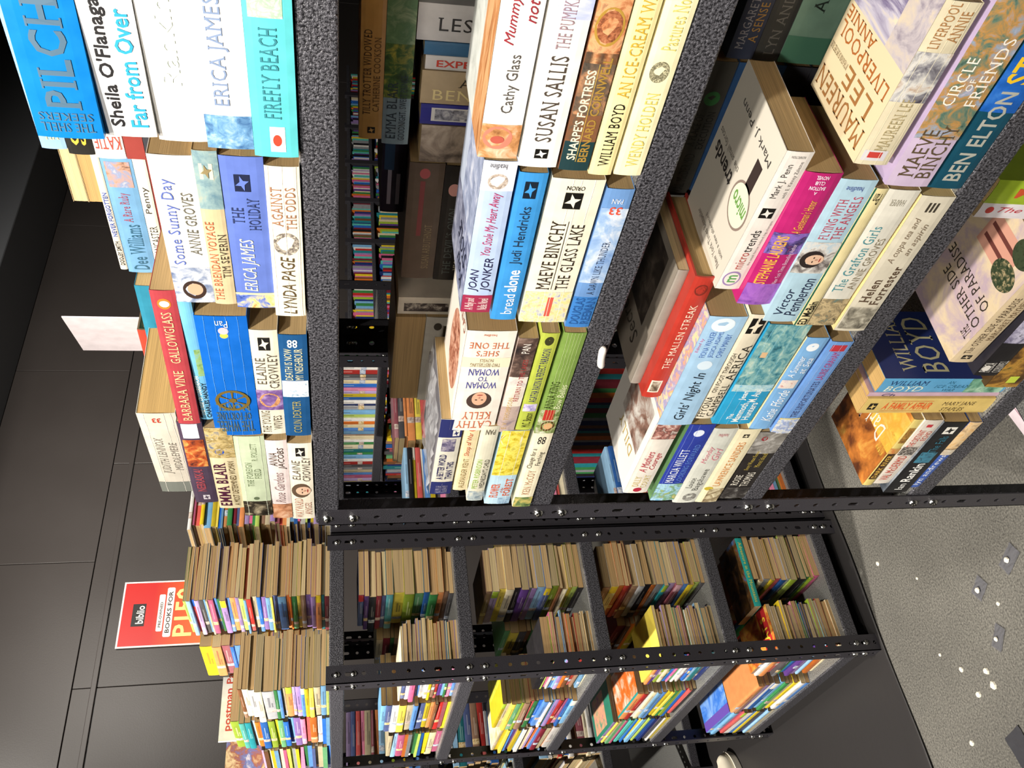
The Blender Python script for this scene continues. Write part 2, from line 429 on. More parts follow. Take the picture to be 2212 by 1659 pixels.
def unit(label, x0, x1, y0, y1, decks, top, posts=((0, 0), (0, 1), (1, 0), (1, 1)), bolts=((0, 1), (1, 1))):
    root = empty('shelving_unit', (x0, y0, 0), label, 'shelf')
    W = .038
    for px, py in posts:
        g = G(); X = x0 if px == 0 else x1; Y = y0 if py == 0 else y1
        sx = 1 if px == 0 else -1; sy = 1 if py == 0 else -1
        flange(g, (X-x0, Y-y0, 0), (sx, 0, 0), (0, -sy, 0), W, H+top)       # lies in the end face
        flange(g, (X-x0, Y-y0, 0), (0, sy, 0), (-sx, 0, 0), W, H+top)       # lies in the long face
        o = g.build('post', [POST], root)
        if (px, py) in bolts:
            for z in decks:
                for dz in (0, ):
                    for nn, a in (((0, -sy, 0), (sx*W/2, 0)), ((-sx, 0, 0), (0, sy*W/2))):
                        for dzz in (-.016,)+((-.05,) if z > -1 else (-.04,)):
                            b = link('bolt', BOLT, root); b.location = (X-x0+a[0], Y-y0+a[1], H+z+dzz)
                            b.rotation_mode = 'QUATERNION'; b.rotation_quaternion = Vector(nn).to_track_quat('Z', 'Y')
    for z in decks:
        g = G(); i = .0022; h = .031; e = .012
        a, b, c, d = i, x1-x0-i, i, y1-y0-i; zt = H+z
        t2 = zt-.0008; g.box((a, c, zt-h), (a+e, d, t2)); g.box((b-e, c, zt-h), (b, d, t2))
        g.box((a+e, c, zt-h), (b-e, c+e, t2)); g.box((a+e, d-e, zt-h), (b-e, d, t2))
        o = g.build('shelf', [HAMMER], root); bevel(o, .0022, 2)
        g = G(); g.box((a+.004, c+.004, zt-.0035), (b-.004, d-.004, zt)); g.build('deck_panel', [DECK], o)
    return root
ZN = [.0325, -.2540, -.5675, -.8360, -1.14]
unit('black slotted-angle shelving unit nearest the camera, filled with flat novels', .582, .920, .215, 1.070, ZN, .028, bolts=((0, 1), (0, 0), (1, 1)))
ZM = [.0225, -.2515, -.5530, -.8500, -1.1480]
unit('black slotted-angle shelving unit across the gap, its open end full of page edges', .622, .960, 1.810, 2.490, ZM, .028, bolts=((0, 0), (1, 0), (0, 1)))
unit('black shelving unit standing back to back behind the end unit', .976, 1.500, 1.830, 2.510, ZM, .020, bolts=((0, 0),))

unit('black shelving unit past the end unit, toward the back wall', .622, .960, 2.950, 3.600, ZM, .020, bolts=((0, 0),))
ZQ = [-.115, -.362, -.695, -.985]
unit('black shelving unit holding upright books, beyond the gap and behind the near unit', 1.720, 2.020, 2.080, 2.980, ZQ, .24, bolts=((0, 0),))

REST, RESTM, RIDX = G(), [], {}
def rest_mat(m):
    if m.name not in RIDX: RIDX[m.name] = len(RESTM); RESTM.append(m)
    return RIDX[m.name]
def rest_book(M, L, W, T, base, page):
    """plain cover and page block of a book among the uncounted ones"""
    n = len(REST.v); k = rest_mat(card(base)); q = rest_mat(pages(page)); c = .0007
    REST.box((0, 0, 0), (W, L, c), k); REST.box((0, 0, c), (c, L, T-c), k); REST.box((0, 0, T-c), (W, L, T), k); REST.box((c, .001, c), (W-.001, L-.001, T-c), q)
    REST.v[n:] = [tuple(M @ Vector(v)) for v in REST.v[n:]]

# ------------------------------------------------------------------ the near unit's front stacks
XF = .5825
rj = random.Random(11)
def front(label, z, T, yfar, L, base, els=(), tops=(), top=None, page='b79a6b', dx=0., W=.112, bands=(), yaw=None, name='paperback_book', **kw):
    a = rj.uniform(-.012, .012) if yaw is None else yaw
    return book(label, (XF+dx, yfar-L, H+z+.0002), L, W, T, base, page, (0, 0, a), bands, els, tops, top, name=name, **kw)
SKIN, DK = 'd9b59a', '2c2622'
cloud = pic(['5d86c4', '9db9dd', 'f2f1ee'], 22)
sea = pic(['1f5d7c', '6fa7b8', 'dfe8e4'], 30, stretch=(1, 1, 3))
green_land = pic(['33452c', '6f8450', 'b7a95f', 'e2cf8c'], 45)
# --- top shelf, stack beside the far post
z = ZN[0]
S = 'far top-shelf stack'
front('cream paperback with a small portrait, lowest in the '+S, z, .0278, 1.0495, .178, 'efe6d2',
  [('t', 'WAYWARD', .02, .30, .50, .86, 'b98a77', 'n', 'is'), ('t', 'ANGEL', .06, .24, .12, .42, 'b98a77', 'n', 'is'), ('face', .31, .50, .04, .96, '5f4c3c', SKIN, 'n'),
   ('t', 'ELAINE', .55, .80, .54, .88, '6a6257', 'n', 'i'), ('t', 'CROWLEY', .53, .84, .12, .45, '6a6257', 'n', 'i'), ('logo', .85, .95, .3, .68, '1e1c1a', 'efe6d2')])
front('pale pink paperback with script title, second up in the '+S, z+.028, .0245, 1.045, .180, 'ead9d6',
  [('p', .0, .20, 0, 1, pic(['7a4d35', 'c98d68', 'e8c7ab'], 40)), ('t', 'Rose Gardens', .22, .62, .28, .78, '9a8684', 'n', 'q'), ('t', 'ANNA', .70, .86, .52, .9, '54493f', 'n', 'i'), ('t', 'JACOBS', .66, .92, .1, .48, '54493f', 'n', 'i')])
front('sage green paperback with a dark photo band, third up in the '+S, z+.0527, .034, 1.034, .178, 'c3cfb0',
  [('p', 0, .20, 0, 1, pic(['14120f', '3b342a', 'b6a88b'], 45)), ('t', 'THE FOREIGN', .40, .70, .52, .74, '7d8a6a', 'n', 's'), ('t', 'FIELD', .50, .62, .24, .46, '7d8a6a', 'n', 's'), ('t', 'R. FOLLETT', .72, .92, .3, .5, '8c9878', 'n', ''), ('o', .22, .26, .4, .6, '5d6a4f'), ('c', (.15, .85), 'dde5cf')])
front('map-patterned paperback with dark lettering, fourth up in the '+S, z+.087, .0295, 1.017, .178, 'd9cba6',
  [('p', .66, 1, 0, 1, pic(['5b6b86', 'c9b37d', '8b7645', 'e1d6b5'], 60)), ('t', 'EMMA BLAIR', .04, .60, .46, .92, '4a1f35', 'n', 'bs'), ('t', 'A MOST DETERMINED WOMAN', .04, .62, .12, .36, '6d5a3a', 'n', 'i'), ('o', .70, .76, .4, .75, '2d4fae')])
front('dark purple paperback with fire picture and white label, second down in the '+S, z+.117, .0265, 1.001, .174, '4d3f51',
  [('p', .48, .80, .08, .92, pic(['2a1c24', 'b5532b', 'e9b765'], 50)), ('t', 'NEBRASKA!', .16, .45, .38, .78, '9c4750', 'n', 'b'), ('p', .82, .98, .2, .85, 'e3e1e6'), ('logo', .05, .11, .3, .6, 'c9c2c9', '4d3f51')])
front('fat cream paperback leaning back, pages showing, atop the '+S, z+.1438, .0405, .998, .179, 'd8d0c0',
  [('p', 0, .14, 0, 1, '7c8078'), ('t', 'JUDITH LENNOX', .26, .72, .46, .76, '8a8378', 'n', 'is'), ('t', 'MIDDLEMERE', .30, .66, .20, .40, '8a8378', 'n', 'is'), ('t', '33', .90, .95, .42, .64, 'c2412f', 'c', 'b'), ('c', (.12, .3, .82), 'ece6da')], page='bf9a5e', W=.118, yaw=-.05, dx=.006)
# --- top shelf, second stack from the far post
S = 'second-farthest top-shelf stack'
front('dark blue paperback with a white picture band, lowest in the '+S, z, .028, .8545, .176, '1d4f80',
  [('p', .42, .58, .02, .98, pic(['9fb8c8', 'e8edee', '4a7ca0'], 60)), ('t', 'DEATH IS NOW', .59, .88, .56, .84, 'd8cfa6', 'n', ''), ('t', 'MY NEIGHBOUR', .59, .88, .18, .48, 'd8cfa6', 'n', ''), ('t', 'COLIN DEXTER', .04, .38, .34, .66, 'a59a5e', 'n', ''), ('t', '88', .89, .96, .34, .7, 'dfe6ea', 'c', 'b')])
front('cream paperback with a purple portrait band, second up in the '+S, z+.0282, .027, .853, .181, 'e3d9c4',
  [('p', .26, .46, 0, 1, pic(['3d2c5c', '7a5a94', 'b7a2c6'], 45)), ('o', .29, .43, .1, .9, pic(['5b3420', 'c28a5e', 'e3bd94'], 120), .0003), ('t', 'THE YOUNG', .02, .25, .56, .9, '645c4e', 'n', 's'), ('t', 'WIVES', .05, .2, .12, .44, '645c4e', 'n', 's'),
   ('t', 'ELAINE', .52, .76, .55, .9, '5d564b', 'n', 's'), ('t', 'CROWLEY', .48, .80, .1, .45, '5d564b', 'n', 's'), ('logo', .83, .94, .3, .72, '1b1a18', 'e3d9c4')])
b = front('bulky bright blue paperback with gold spine wheel, in the '+S, z+.0555, .0485, .8525, .200, '1263c0',
  [('t', 'THE WHEEL', .04, .14, .12, .92, '4b5f6a', 'c', 'bs'), ('t', 'OF FORTUNE', .15, .22, .16, .9, '4b5f6a', 'c', 'bs'), ('t', 'NOVEL', .235, .30, .16, .88, '5d6a60', 'c', 'bs'), ('o', .84, .88, .4, .56, 'e7c64e'), ('o', .87, .92, .38, .58, 'e9b5bd', .0003), ('t', 'Pan', .92, .97, .38, .62, 'c9d8ee', 'c', ''), ('c', (.18, .4, .62, .83), '5f9be0')], W=.125)
gg = G()                                                # gold wheel printed on the blue spine
def ringp(cs, ch, r0, r1, a0, a1, n=24):
    for i in range(n):
        t0, t1 = a0+(a1-a0)*i/n, a0+(a1-a0)*(i+1)/n
        gg.poly([(-.0014, .200-cs-r*math.cos(t), ch+r*math.sin(t)) for r, t in ((r0, t0), (r1, t0), (r1, t1), (r0, t1))])
ringp(.066, .0245, .0145, .0180, 0, 2*math.pi); ringp(.066, .0245, .0, .004, 0, 2*math.pi)
for i in range(6):
    t = math.pi*i/3; ringp(.066, .0245, .003, .0150, t-.09, t+.09, 2)
gg.build('gold_wheel_print', [ink('a58a45', .35, .6)], b)
front('thin sky blue paperback squeezed above the bulky blue one, in the '+S, z+.1042, .0125, .825, .192, '6fb2d6',
  [('t', 'THE AGE OF UNREASON', .04, .40, .52, .92, 'd9e3da', 'n', 'b'), ('t', 'CHARLES HANDY', .02, .34, .08, .46, '26303c', 'n', 'b'), ('p', .40, .62, 0, .5, pic(['4f7a4c', '8fae6a', '6fa7bd'], 50))], dx=.003)
front('red paperback with cream lettering, atop the '+S, z+.117, .0225, .823, .200, 'a83f46',
  [('t', 'BARBARA VINE', .03, .44, .30, .72, 'e9bf8d', 'n', 's'), ('t', 'GALLOWGLASS', .50, .86, .30, .72, 'e9bf8d', 'n', 's'), ('o', .88, .95, .24, .78, 'e8772c'), ('o', .895, .935, .3, .7, 'f2efe6', .0003)], top='35525c', yaw=.045, dx=.004)
# --- top shelf, third stack
S = 'third-farthest top-shelf stack'
front('cream paperback with a round black picture, lowest in the '+S, z, .0278, .649, .178, 'f1e7cf',
  [('t', 'LYNDA PAGE', .02, .44, .28, .72, '5a4a32', 'n', 'i'), ('o', .45, .60, .1, .9, pic(['1d1a18', '8c8278', 'f1e7cf'], 180)), ('t', 'AGAINST', .64, .88, .56, .88, 'a0735a', 'n', 's'), ('t', 'THE ODDS', .62, .88, .16, .46, 'a0735a', 'n', 's'), ('c', (.1, .5, .9), 'fffaf0')])
front('periwinkle blue paperback with pale serif letters, second up in the '+S, z+.028, .0345, .641, .178, '6278c2',
  [('p', 0, .10, 0, 1, pic(['34498f', '6278c2', 'e4d589', 'a8552f'], 50)), ('p', .10, .115, 0, 1, 'e6dba4', .0003), ('t', 'ERICA JAMES', .13, .50, .30, .74, 'e9e7c2', 'n', 'is'), ('t', 'THE', .60, .70, .56, .84, '2f3a63', 'n', 's'), ('t', 'HOLIDAY', .56, .76, .18, .46, '2f3a63', 'n', 's'), ('logo', .80, .90, .34, .7, '1d2440', '6278c2')])
front('narrow sand coloured paperback with a seascape end, third up in the '+S, z+.0628, .019, .636, .177, 'cdbb94',
  [('p', .66, 1, 0, 1, pic(['5e7f8e', '8ea6a6', 'bcae8a'], 40)), ('t', 'THE BRENDAN VOYAGE', .03, .58, .54, .92, 'cf6a48', 'n', 's'), ('t', 'TIM SEVERIN', .20, .50, .1, .44, '4c4234', 'n', 's'), ('logo', .84, .93, .25, .8, 'd9d0b4', '8b7c56')])
front('thick white paperback with sitting girl photo, blue title, atop the '+S, z+.082, .034, .635, .170, 'efe9df',
  [('p', 0, .27, 0, 1, pic(['4e5f84', '8b96ad', 'c9ccd2', 'e9e4da'], 55)), ('o', .03, .17, .18, .78, '3a2a24', .0003), ('o', .06, .15, .26, .66, 'caa083', .0004), ('t', 'Some Sunny Day', .29, .86, .48, .86, '5567ad', 'n', 's'), ('t', 'ANNIE GROVES', .36, .78, .14, .40, '6c6a5f', 'n', 'is')])
# --- top shelf, nearest stack
S = 'nearest top-shelf stack'
front('turquoise paperback with a small white logo box, lowest in the '+S, z, .0335, .460, .178, '5fc6cb',
  [('p', .03, .16, .28, .62, 'f4f1ea'), ('o', .06, .12, .36, .56, 'd2452f', .0003), ('t', 'FIREFLY BEACH', .20, .62, .34, .72, '37808c', 'n', 's'), ('p', .66, .80, .2, .9, pic(['e9f0e4', '9fc59f', 'f8f8f0'], 70)), ('t', 'LUANNE RICE', .83, .99, .34, .72, '37808c', 'n', 's')], dx=-.0008)
front('white paperback with thin blue letters, blue picture end, second up in the '+S, z+.0338, .0345, .455, .178, 'f3f1ef',
  [('p', 0, .17, 0, 1, pic(['2f5688', '6d9cc4', 'b9d0e2'], 60)), ('t', 'ERICA JAMES', .22, .70, .32, .74, '7d8fae', 'n', 's'), ('t', 'PRECIOUS', .78, .99, .5, .78, '6f7f9c', 'n', 'i')])
front('plain white paperback with very faint green name, third up in the '+S, z+.0686, .0355, .4525, .178, 'f5f3ef',
  [('t', 'Rankin', .28, .66, .34, .72, 'd5e6d0', 'n', ''), ('p', .70, .95, .42, .92, pic(['2d2322', '6b5450', 'c9b9b2'], 40))])
front('white paperback with black author, bright blue title, second down in the '+S, z+.1044, .0360, .4475, .178, 'f4f2ef',
  [("t", "Sheila O'Flanagan", .05, .66, .50, .86, '1b191b', 'n', 'b'), ('t', 'Far from Over', .05, .58, .12, .46, '2f9fd0', 'n', 'b')])
front('glossy bright blue paperback with silver lettering, atop the '+S, z+.1407, .0460, .447, .185, '1479c6',
  [('t', 'PILCHER', .13, .78, .22, .74, '48667c', 'n', 'bs'), ('t', 'THE SHELL', .03, .07, .1, .9, '48667c', 'c', 's'), ('t', 'SEEKERS', .08, .115, .1, .9, '48667c', 'c', 's')], rough=.16, dx=.004, yaw=.07)
# --- second shelf
z = ZN[1]
S = 'far second-shelf stack'
front('cream paperback with a small landscape end, lowest in the '+S, z, .0245, 1.0285, .175, 'efe6c9',
  [('p', 0, .14, 0, 1, green_land), ('t', 'KEN McCOY', .18, .52, .30, .70, 'b98f70', 'n', 's'), ('t', 'Change for a', .55, .80, .52, .86, '5d574a', 'n', 'i'), ('t', 'Farthing', .58, .76, .12, .46, '5d574a', 'n', 'i'), ('t', '88', .86, .95, .3, .7, '2c2a26', 'c', '')])
front('sky blue and yellow forest-picture paperback, second up in the '+S, z+.0302, .0335, 1.0215, .172, 'b9d6e6',
  [('p', .42, 1, 0, 1, pic(['8c7a1e', 'd6bf36', 'ecdf6a', 'b0a23a'], 60)), ('o', .80, .98, .2, .98, 'e9dcb0'), ('t', 'FLOWER', .10, .30, .56, .90, 'd4623e', 'n', 'bs'), ('t', 'of the', .17, .24, .40, .52, 'd4623e', 'n', 'i'), ('t', 'FOREST', .12, .37, .10, .38, 'd4623e', 'n', 'bs'), ('p', 0, .09, 0, .5, pic(['6f8fae', 'b9d6e6'], 90)), ('c', (.2, .7), 'dceaf2')])
front('pale cream paperback with green author name, third up in the '+S, z+.0680, .021, 1.0115, .172, 'ddd8c2',
  [('p', 0, .14, 0, 1, pic(['6d7f8c', 'a9b4b6', 'ddd8c2'], 70)), ('t', 'PETER ROBINSON', .18, .58, .54, .88, '9cbf5a', 'n', ''), ('t', "WEDNESDAY'S CHILD", .18, .58, .14, .44, '4b463c', 'n', ''), ('t', 'PAN', .90, .96, .2, .75, '6b6455', 'c', 'b')], bands=[(.0, 1, 'ddd8c2')])
front('narrow cream paperback with an orange round mark, second down in the '+S, z+.0905, .0185, .990, .160, 'e8d8ae',
  [('t', 'ALEXANDER KENT', .04, .48, .32, .70, '9c8658', 'n', ''), ('t', 'Sloop of War', .52, .84, .30, .74, 'c65f3e', 'n', 'i'), ('o', .86, .97, .12, .88, 'd9632f'), ('o', .89, .94, .3, .7, 'f1e0c0', .0003)], dx=.002)
b = front('navy paperback wrapped in a wrinkled clear cover, atop the '+S, z+.1115, .0275, 1.000, .172, 'd9d4c4',
  [('p', 0, .18, 0, 1, '2a2f63'), ('p', .78, 1, 0, 1, '2a2f63'), ('t', 'A BETTER WORLD', .22, .56, .5, .82, '33305a', 'n', 'b'), ('t', 'THAN THIS', .22, .46, .12, .42, '33305a', 'n', 'b'), ('p', .60, .76, .2, .8, pic(['35304a', '77708a', 'c7c0b8'], 80)), ('logo', .80, .87, .1, .4, 'e4e0d4', '2a2f63'), ('t', 'MARIE JOSEPH', .02, .16, .2, .75, '8d8aa2', 'c', 's')], top='7d7a80', dx=.002, W=.125)
gc = G(); rr = random.Random(5); nx, ny = 14, 18       # crinkled clear film lying on the navy book
for j in range(ny+1):
    for i in range(nx+1): gc.v.append((.001+.126*i/nx, -.003+.178*j/ny, .0290+rr.uniform(0, .0035)))
for j in range(ny):
    for i in range(nx):
        a = j*(nx+1)+i; gc.f.append((a, a+1, a+nx+2, a+nx+1)); gc.m.append(0)
FILM, nt, bs = newmat('clear_film'); bs.inputs['Base Color'].default_value = (.9, .9, .92, 1); bs.inputs['Roughness'].default_value = .12; bs.inputs['Alpha'].default_value = .28
gc.build('plastic_wrapper', [FILM], b)
S = 'second-farthest second-shelf stack'
front('green paperback with a red-cloaked figure, lowest in the '+S, z, .0245, .855, .185, '7d9a4b',
  [('p', 0, .26, 0, 1, pic(['3f5d2b', '89945a', 'e6e2d4'], 60)), ('o', .03, .14, .1, .8, '5c3a1c', .0003), ('o', .05, .12, .2, .66, 'd9a877', .0004), ('p', .15, .26, .3, .8, 'b5332b', .0003), ('t', 'ANNA KING', .27, .55, .5, .9, '3c4a1e', 'n', 's'), ('t', 'Bow Belles', .27, .52, .1, .44, 'dfe2b8', 'n', 'i'), ('c', (.2, .36, .5, .64, .8), 'b9cb8d')])
front('narrow lime green paperback with dark title, second up in the '+S, z+.0285, .0195, .851, .180, 'b5c04e',
  [('t', 'M.C. Beaton', .04, .20, .2, .72, '3a3a20', 'n', ''), ('p', .22, .30, .1, .9, pic(['6d63a8', 'cbbfe0', 'e7e4d0'], 90)), ('t', 'AGATHA RAISIN & PERFECT PARAGON', .32, .86, .26, .70, '3f3a6a', 'n', 's'), ('o', .89, .97, .25, .75, '3a3a20')])
front('paperback with mountain and misty lake picture, third up in the '+S, z+.0500, .0215, .853, .173, 'b9a59a',
  [('p', .62, 1, 0, 1, pic(['262122', '5b4840', '9d8478'], 40)), ('p', .30, .62, 0, 1, pic(['d6cabb', 'e9e1d2', 'b9aeb0'], 25)), ('p', 0, .30, 0, 1, pic(['a08c8a', 'c0aaa0', '8f7f86'], 25)), ('t', 'RETURN TO THE LAKES', .36, .80, .24, .5, 'a83a3a', 'n', 's'), ('t', 'E. V. THOMPSON', .04, .40, .5, .76, 'c2a063', 'n', 's'), ('t', 'PAN', .86, .95, .3, .7, 'e4dcd2', 'n', '')])
front('very thick white paperback with upside-down portrait, atop the '+S, z+.0745, .0525, .849, .180, 'ece4d8',
  [('t', 'CATHY', .03, .11, .10, .90, 'c8714e', 'c', 's'), ('t', 'KELLY', .13, .21, .16, .80, 'c8714e', 'c', 's'), ('face', .25, .44, .22, .76, '4a3a34', 'd9a98c', 'c'), ('t', 'WOMAN', .46, .525, .18, .82, '54569a', 'c', ''), ('t', 'TO', .535, .58, .40, .60, '54569a', 'c', ''), ('t', 'WOMAN', .59, .655, .18, .82, '54569a', 'c', ''),
   ('p', .67, .76, 0, 1, 'e9dcbf'), ('t', 'TWO BESTSELLING', .675, .71, .2, .82, '8a7a5c', 'c', ''), ('t', 'NOVELS', .72, .75, .36, .64, '8a7a5c', 'c', ''), ('t', "SHE'S", .775, .825, .28, .74, 'c8714e', 'c', 's'), ('t', 'THE ONE', .845, .90, .1, .9, 'c8714e', 'c', 's'), ('t', 'headline', .955, .975, .4, .66, 'c8714e', 'c', '')],
  tops=[('p', 0, 1, 0, 1, 'e4dcd0'), ('o', .12, .72, .18, .82, pic(['5c3528', 'a3604a', 'd8a48a', 'e9cdbb'], 56), .0001), ('t', 'CATHY KELLY', .06, .9, .02, .10, 'a35a42', '')], W=.118, page='a98a5d', top='e4dcd0', dx=.0)
S = 'third-farthest second-shelf stack'
front('blue sky-picture paperback with red mark, lowest in the '+S, z, .0255, .663, .185, '6d96cc',
  [('p', .36, .88, 0, 1, cloud), ('t', 'DOUGLAS', .03, .24, .52, .9, '2b5c9c', 'n', 'b'), ('t', 'REEMAN', .03, .24, .1, .46, '2b5c9c', 'n', 'b'), ('t', 'A DAWN LIKE THUNDER', .27, .66, .28, .56, '3c4a68', 'n', 's'), ('t', '33', .84, .89, .25, .7, 'd9543f', 'c', 'b'), ('t', 'PAN', .91, .94, .3, .7, 'e3e8f0', 'c', '')], bands=[(0, .25, '3f7ec4')])
front('thick cream paperback with large black lettering, dotted end, second up in the '+S, z+.0285, .0475, .6535, .184, 'f0e8d2',
  [('p', 0, .24, 0, 1, pic(['8f8fc4', 'd9d7c0', 'e3d98c', 'c9a6a6'], 110)), ('p', .05, .2, .38, .5, 'cf5a4a', .0003), ('t', 'MAEVE BINCHY', .26, .74, .54, .82, '33291f', 'n', 's'), ('p', .26, .74, .485, .5, '33291f'), ('t', 'THE GLASS LAKE', .26, .72, .16, .42, '33291f', 'n', 's'), ('logo', .82, .92, .36, .70, '15130f', 'f0e8d2'), ('t', 'ORION', .935, .96, .36, .70, '15130f', 'c', ''), ('c', (.2, .45, .6), 'fdf8ea')])
front('bright blue paperback with white lower-case title, second down in the '+S, z+.0802, .0255, .651, .186, '3f93d6',
  [('t', 'bread', .05, .20, .22, .66, 'eef4fa', 'n', ''), ('t', 'alone', .22, .38, .22, .72, 'eef4fa', 'n', 'b'), ('t', 'Judi Hendricks', .42, .80, .24, .72, '22344c', 'n', ''), ('logo', .85, .95, .3, .74, '15202e', '3f93d6')], rough=.25)
front('pale blue paperback with dark red end, script title, atop the '+S, z+.1085, .029, .6385, .184, 'b6c9ea',
  [('p', 0, .13, 0, 1, '9a2f4c'), ('t', 'A Molly and', .02, .11, .5, .9, 'f0dcd8', 'n', 'i'), ('t', 'Nellie Novel', .02, .11, .12, .46, 'f0dcd8', 'n', 'i'), ('t', 'JOAN', .16, .32, .52, .88, '2e2c4e', 'n', 'i'), ('t', 'JONKER', .16, .40, .1, .48, '2e2c4e', 'n', 'i'), ('t', 'You Stole My Heart Away', .42, .82, .26, .66, 'b94b72', 'n', 'q'), ('p', .83, 1, .0, 1, 'dfe0e6'), ('o', .84, .93, .2, .8, pic(['5b5048', 'b9a89a', 'e6e0da'], 180), .0003), ('t', 'headline', .955, .985, .3, .8, '4a4a55', 'c', '')],
  tops=[('p', 0, .72, 0, .55, pic(['d8dbe6', '9aa4bf', '6c7690'], 30)), ('p', 0, .4, .55, 1, pic(['c9cede', '7f86a4', '30344a'], 40)), ('p', .4, 1, .55, 1, pic(['3a4058', '7f8399', 'b9bccb'], 35)), ('t', 'STOLE', .1, .62, .66, .78, '23263c', 'q'), ('t', 'You', .15, .5, .82, .93, '23263c', 'q')], top='b9c3d6')
S = 'nearest second-shelf stack'
front('pale yellow paperback with faint gold lettering, ink sketch, lowest in the '+S, z, .024, .4625, .185, 'f3ebc0',
  [('t', 'WENDY HOLDEN', .05, .44, .26, .70, 'd8c768', 'n', 's'), ('o', .49, .59, .2, .85, pic(['f3ebc0', '4a4634', 'f3ebc0'], 320)), ('t', 'Pastures Nouveaux', .64, .99, .22, .72, 'd6c871', 'n', 's')])
front('butter yellow paperback with black author and gold title, second up in the '+S, z+.0265, .020, .463, .185, 'f2e4a8',
  [('t', 'WILLIAM BOYD', .05, .38, .26, .72, '1c1a12', 'n', 's'), ('t', 'AN ICE-CREAM WAR', .41, .92, .24, .74, 'cfa83c', 'n', 's')])
front('dark paperback with battle picture, gold oval emblem, third up in the '+S, z+.0480, .0255, .460, .183, '8a5a3e',
  [('p', 0, .16, 0, 1, '1f3a3e'), ('p', .16, .30, 0, 1, pic(['2b4a48', '77533a', '8a5a3e'], 30)), ('p', .55, 1, 0, 1, pic(['4a332c', 'b9744a', 'e0a878', '6d4a3c'], 40)), ('p', .30, .60, 0, 1, pic(['c08a62', '6d5a4a', '3b3a36'], 60)), ('o', .63, .80, .06, .94, 'b08a3a', .0003), ('o', .645, .785, .13, .87, pic(['c98a63', 'a3603f', '4b2c20'], 180), .0004), ('t', "SHARPE'S FORTRESS", .06, .52, .54, .84, 'e6ddc0', 'n', 'b'), ('p', .05, .55, .49, .51, 'c9a648', .0003), ('t', 'BERNARD CORNWELL', .05, .58, .14, .44, 'a8843a', 'n', 'b')])
front('white paperback with blue sky patch, black name, second down in the '+S, z+.0760, .0325, .458, .184, 'f2efe8',
  [('p', .72, 1, 0, 1, pic(['8f9fd6', 'c9cfe9', 'f4f2f0'], 20)), ('t', 'SUSAN SALLIS', .14, .56, .30, .72, '4a4038', 'n', 's'), ('t', 'THE PUMPKIN COACH', .59, .99, .36, .68, '9a8088', 'n', 's'), ('logo', .05, .10, .3, .64, '14120f', 'f2efe8')])
front('white paperback with red-haired girl photo, handwritten title, atop the '+S, z+.1110, .0325, .4515, .182, 'f5f1ec',
  [('p', 0, .18, 0, 1, pic(['8a5a34', 'c98f5c', 'ead0b4'], 45)), ('o', .05, .17, .2, .95, 'd7806a', .0003), ('o', .08, .12, .4, .75, 'b95a4a', .0004), ('t', 'Cathy Glass', .24, .52, .26, .62, '54504c', 'n', ''), ('t', 'Mummy told me', .56, .99, .50, .80, '9a2f3a', 'n', 'q'), ('t', 'not to tell', .66, .96, .14, .42, '9a2f3a', 'n', 'q')],
  tops=[('p', 0, .45, 0, 1, pic(['7a4d2c', 'b97a48', 'd9a878', 'c28a5e'], 18, stretch=(3, .6, 1))), ('p', .45, 1, 0, 1, pic(['a9aca6', 'cdd0ca', 'e0e2dd'], 20))], top='c9ccc6')
# --- third shelf
z = ZN[2]
S = 'far third-shelf stack'
front('black paperback with a grey photo end, lowest in the '+S, z, .0420, 1.027, .168, '2a2624',
  [('p', .70, 1, 0, 1, pic(['3a3634', '8a8680', 'c9c6c2'], 30)), ('p', 0, .18, 0, 1, pic(['8c8a86', '3a3634', '232120'], 40)), ('t', 'ROSIE', .22, .38, .58, .82, 'dcd6c8', 'n', 's'), ('t', 'THOMAS', .20, .42, .20, .48, 'dcd6c8', 'n', 's'), ('t', 'Every Woman Knows', .46, .74, .52, .7, 'b9a24a', 'n', 's'), ('t', 'Moon Island', .50, .70, .24, .42, 'b9a24a', 'n', 's'), ('o', .88, .94, .6, .8, '8a2f35')], dx=.001)
front('cream paperback with orange author letters, second up in the '+S, z+.0425, .0315, 1.029, .178, 'e6dcba',
  [('p', 0, .20, 0, .7, pic(['5b4c3a', '9a8a6a', 'e6dcba'], 60)), ('t', 'LAWRENCE SANDERS', .24, .84, .34, .66, 'd08a4e', 'n', 's'), ('o', .18, .23, .55, .95, 'b9a332'), ('logo', .90, .94, .4, .66, '2a241c', 'e6dcba')])
front('silver grey paperback with pink script, middle of the '+S, z+.0745, .033, 1.029, .180, 'cfd0c6',
  [('o', .03, .14, .1, .7, pic(['3d3a38', '8c8a84', 'b9b9b0'], 180)), ('t', 'Louise', .22, .36, .56, .82, '6a6a64', 'n', ''), ('t', 'Bagshawe', .18, .48, .14, .50, '6a6a64', 'n', 's'), ('t', 'Monday', .56, .78, .5, .8, 'd58a94', 'n', 'q'), ('t', 'Girl', .60, .76, .14, .46, 'd58a94', 'n', 'q'), ('t', 'headline', .90, .94, .3, .7, 'c07a80', 'c', '')])
front('deep blue paperback with a seaside picture end, second down in the '+S, z+.1080, .0350, 1.022, .182, '2f3f9c',
  [('p', 0, .24, 0, 1, pic(['5f9ec4', 'a9cfe0', '6f9a70', 'e3c978'], 45)), ('t', 'MARCIA WILLETT', .26, .70, .48, .80, 'e6ebf4', 'n', 's'), ('t', 'LOOKING FORWARD', .26, .76, .16, .38, '5f86d0', 'n', 's'), ('o', .86, .94, .3, .7, 'dfe6f4'), ('c', (.6, .88), '7f8fd0')], bands=[(.24, 1, '2f3f9c')], top='5a7f52')
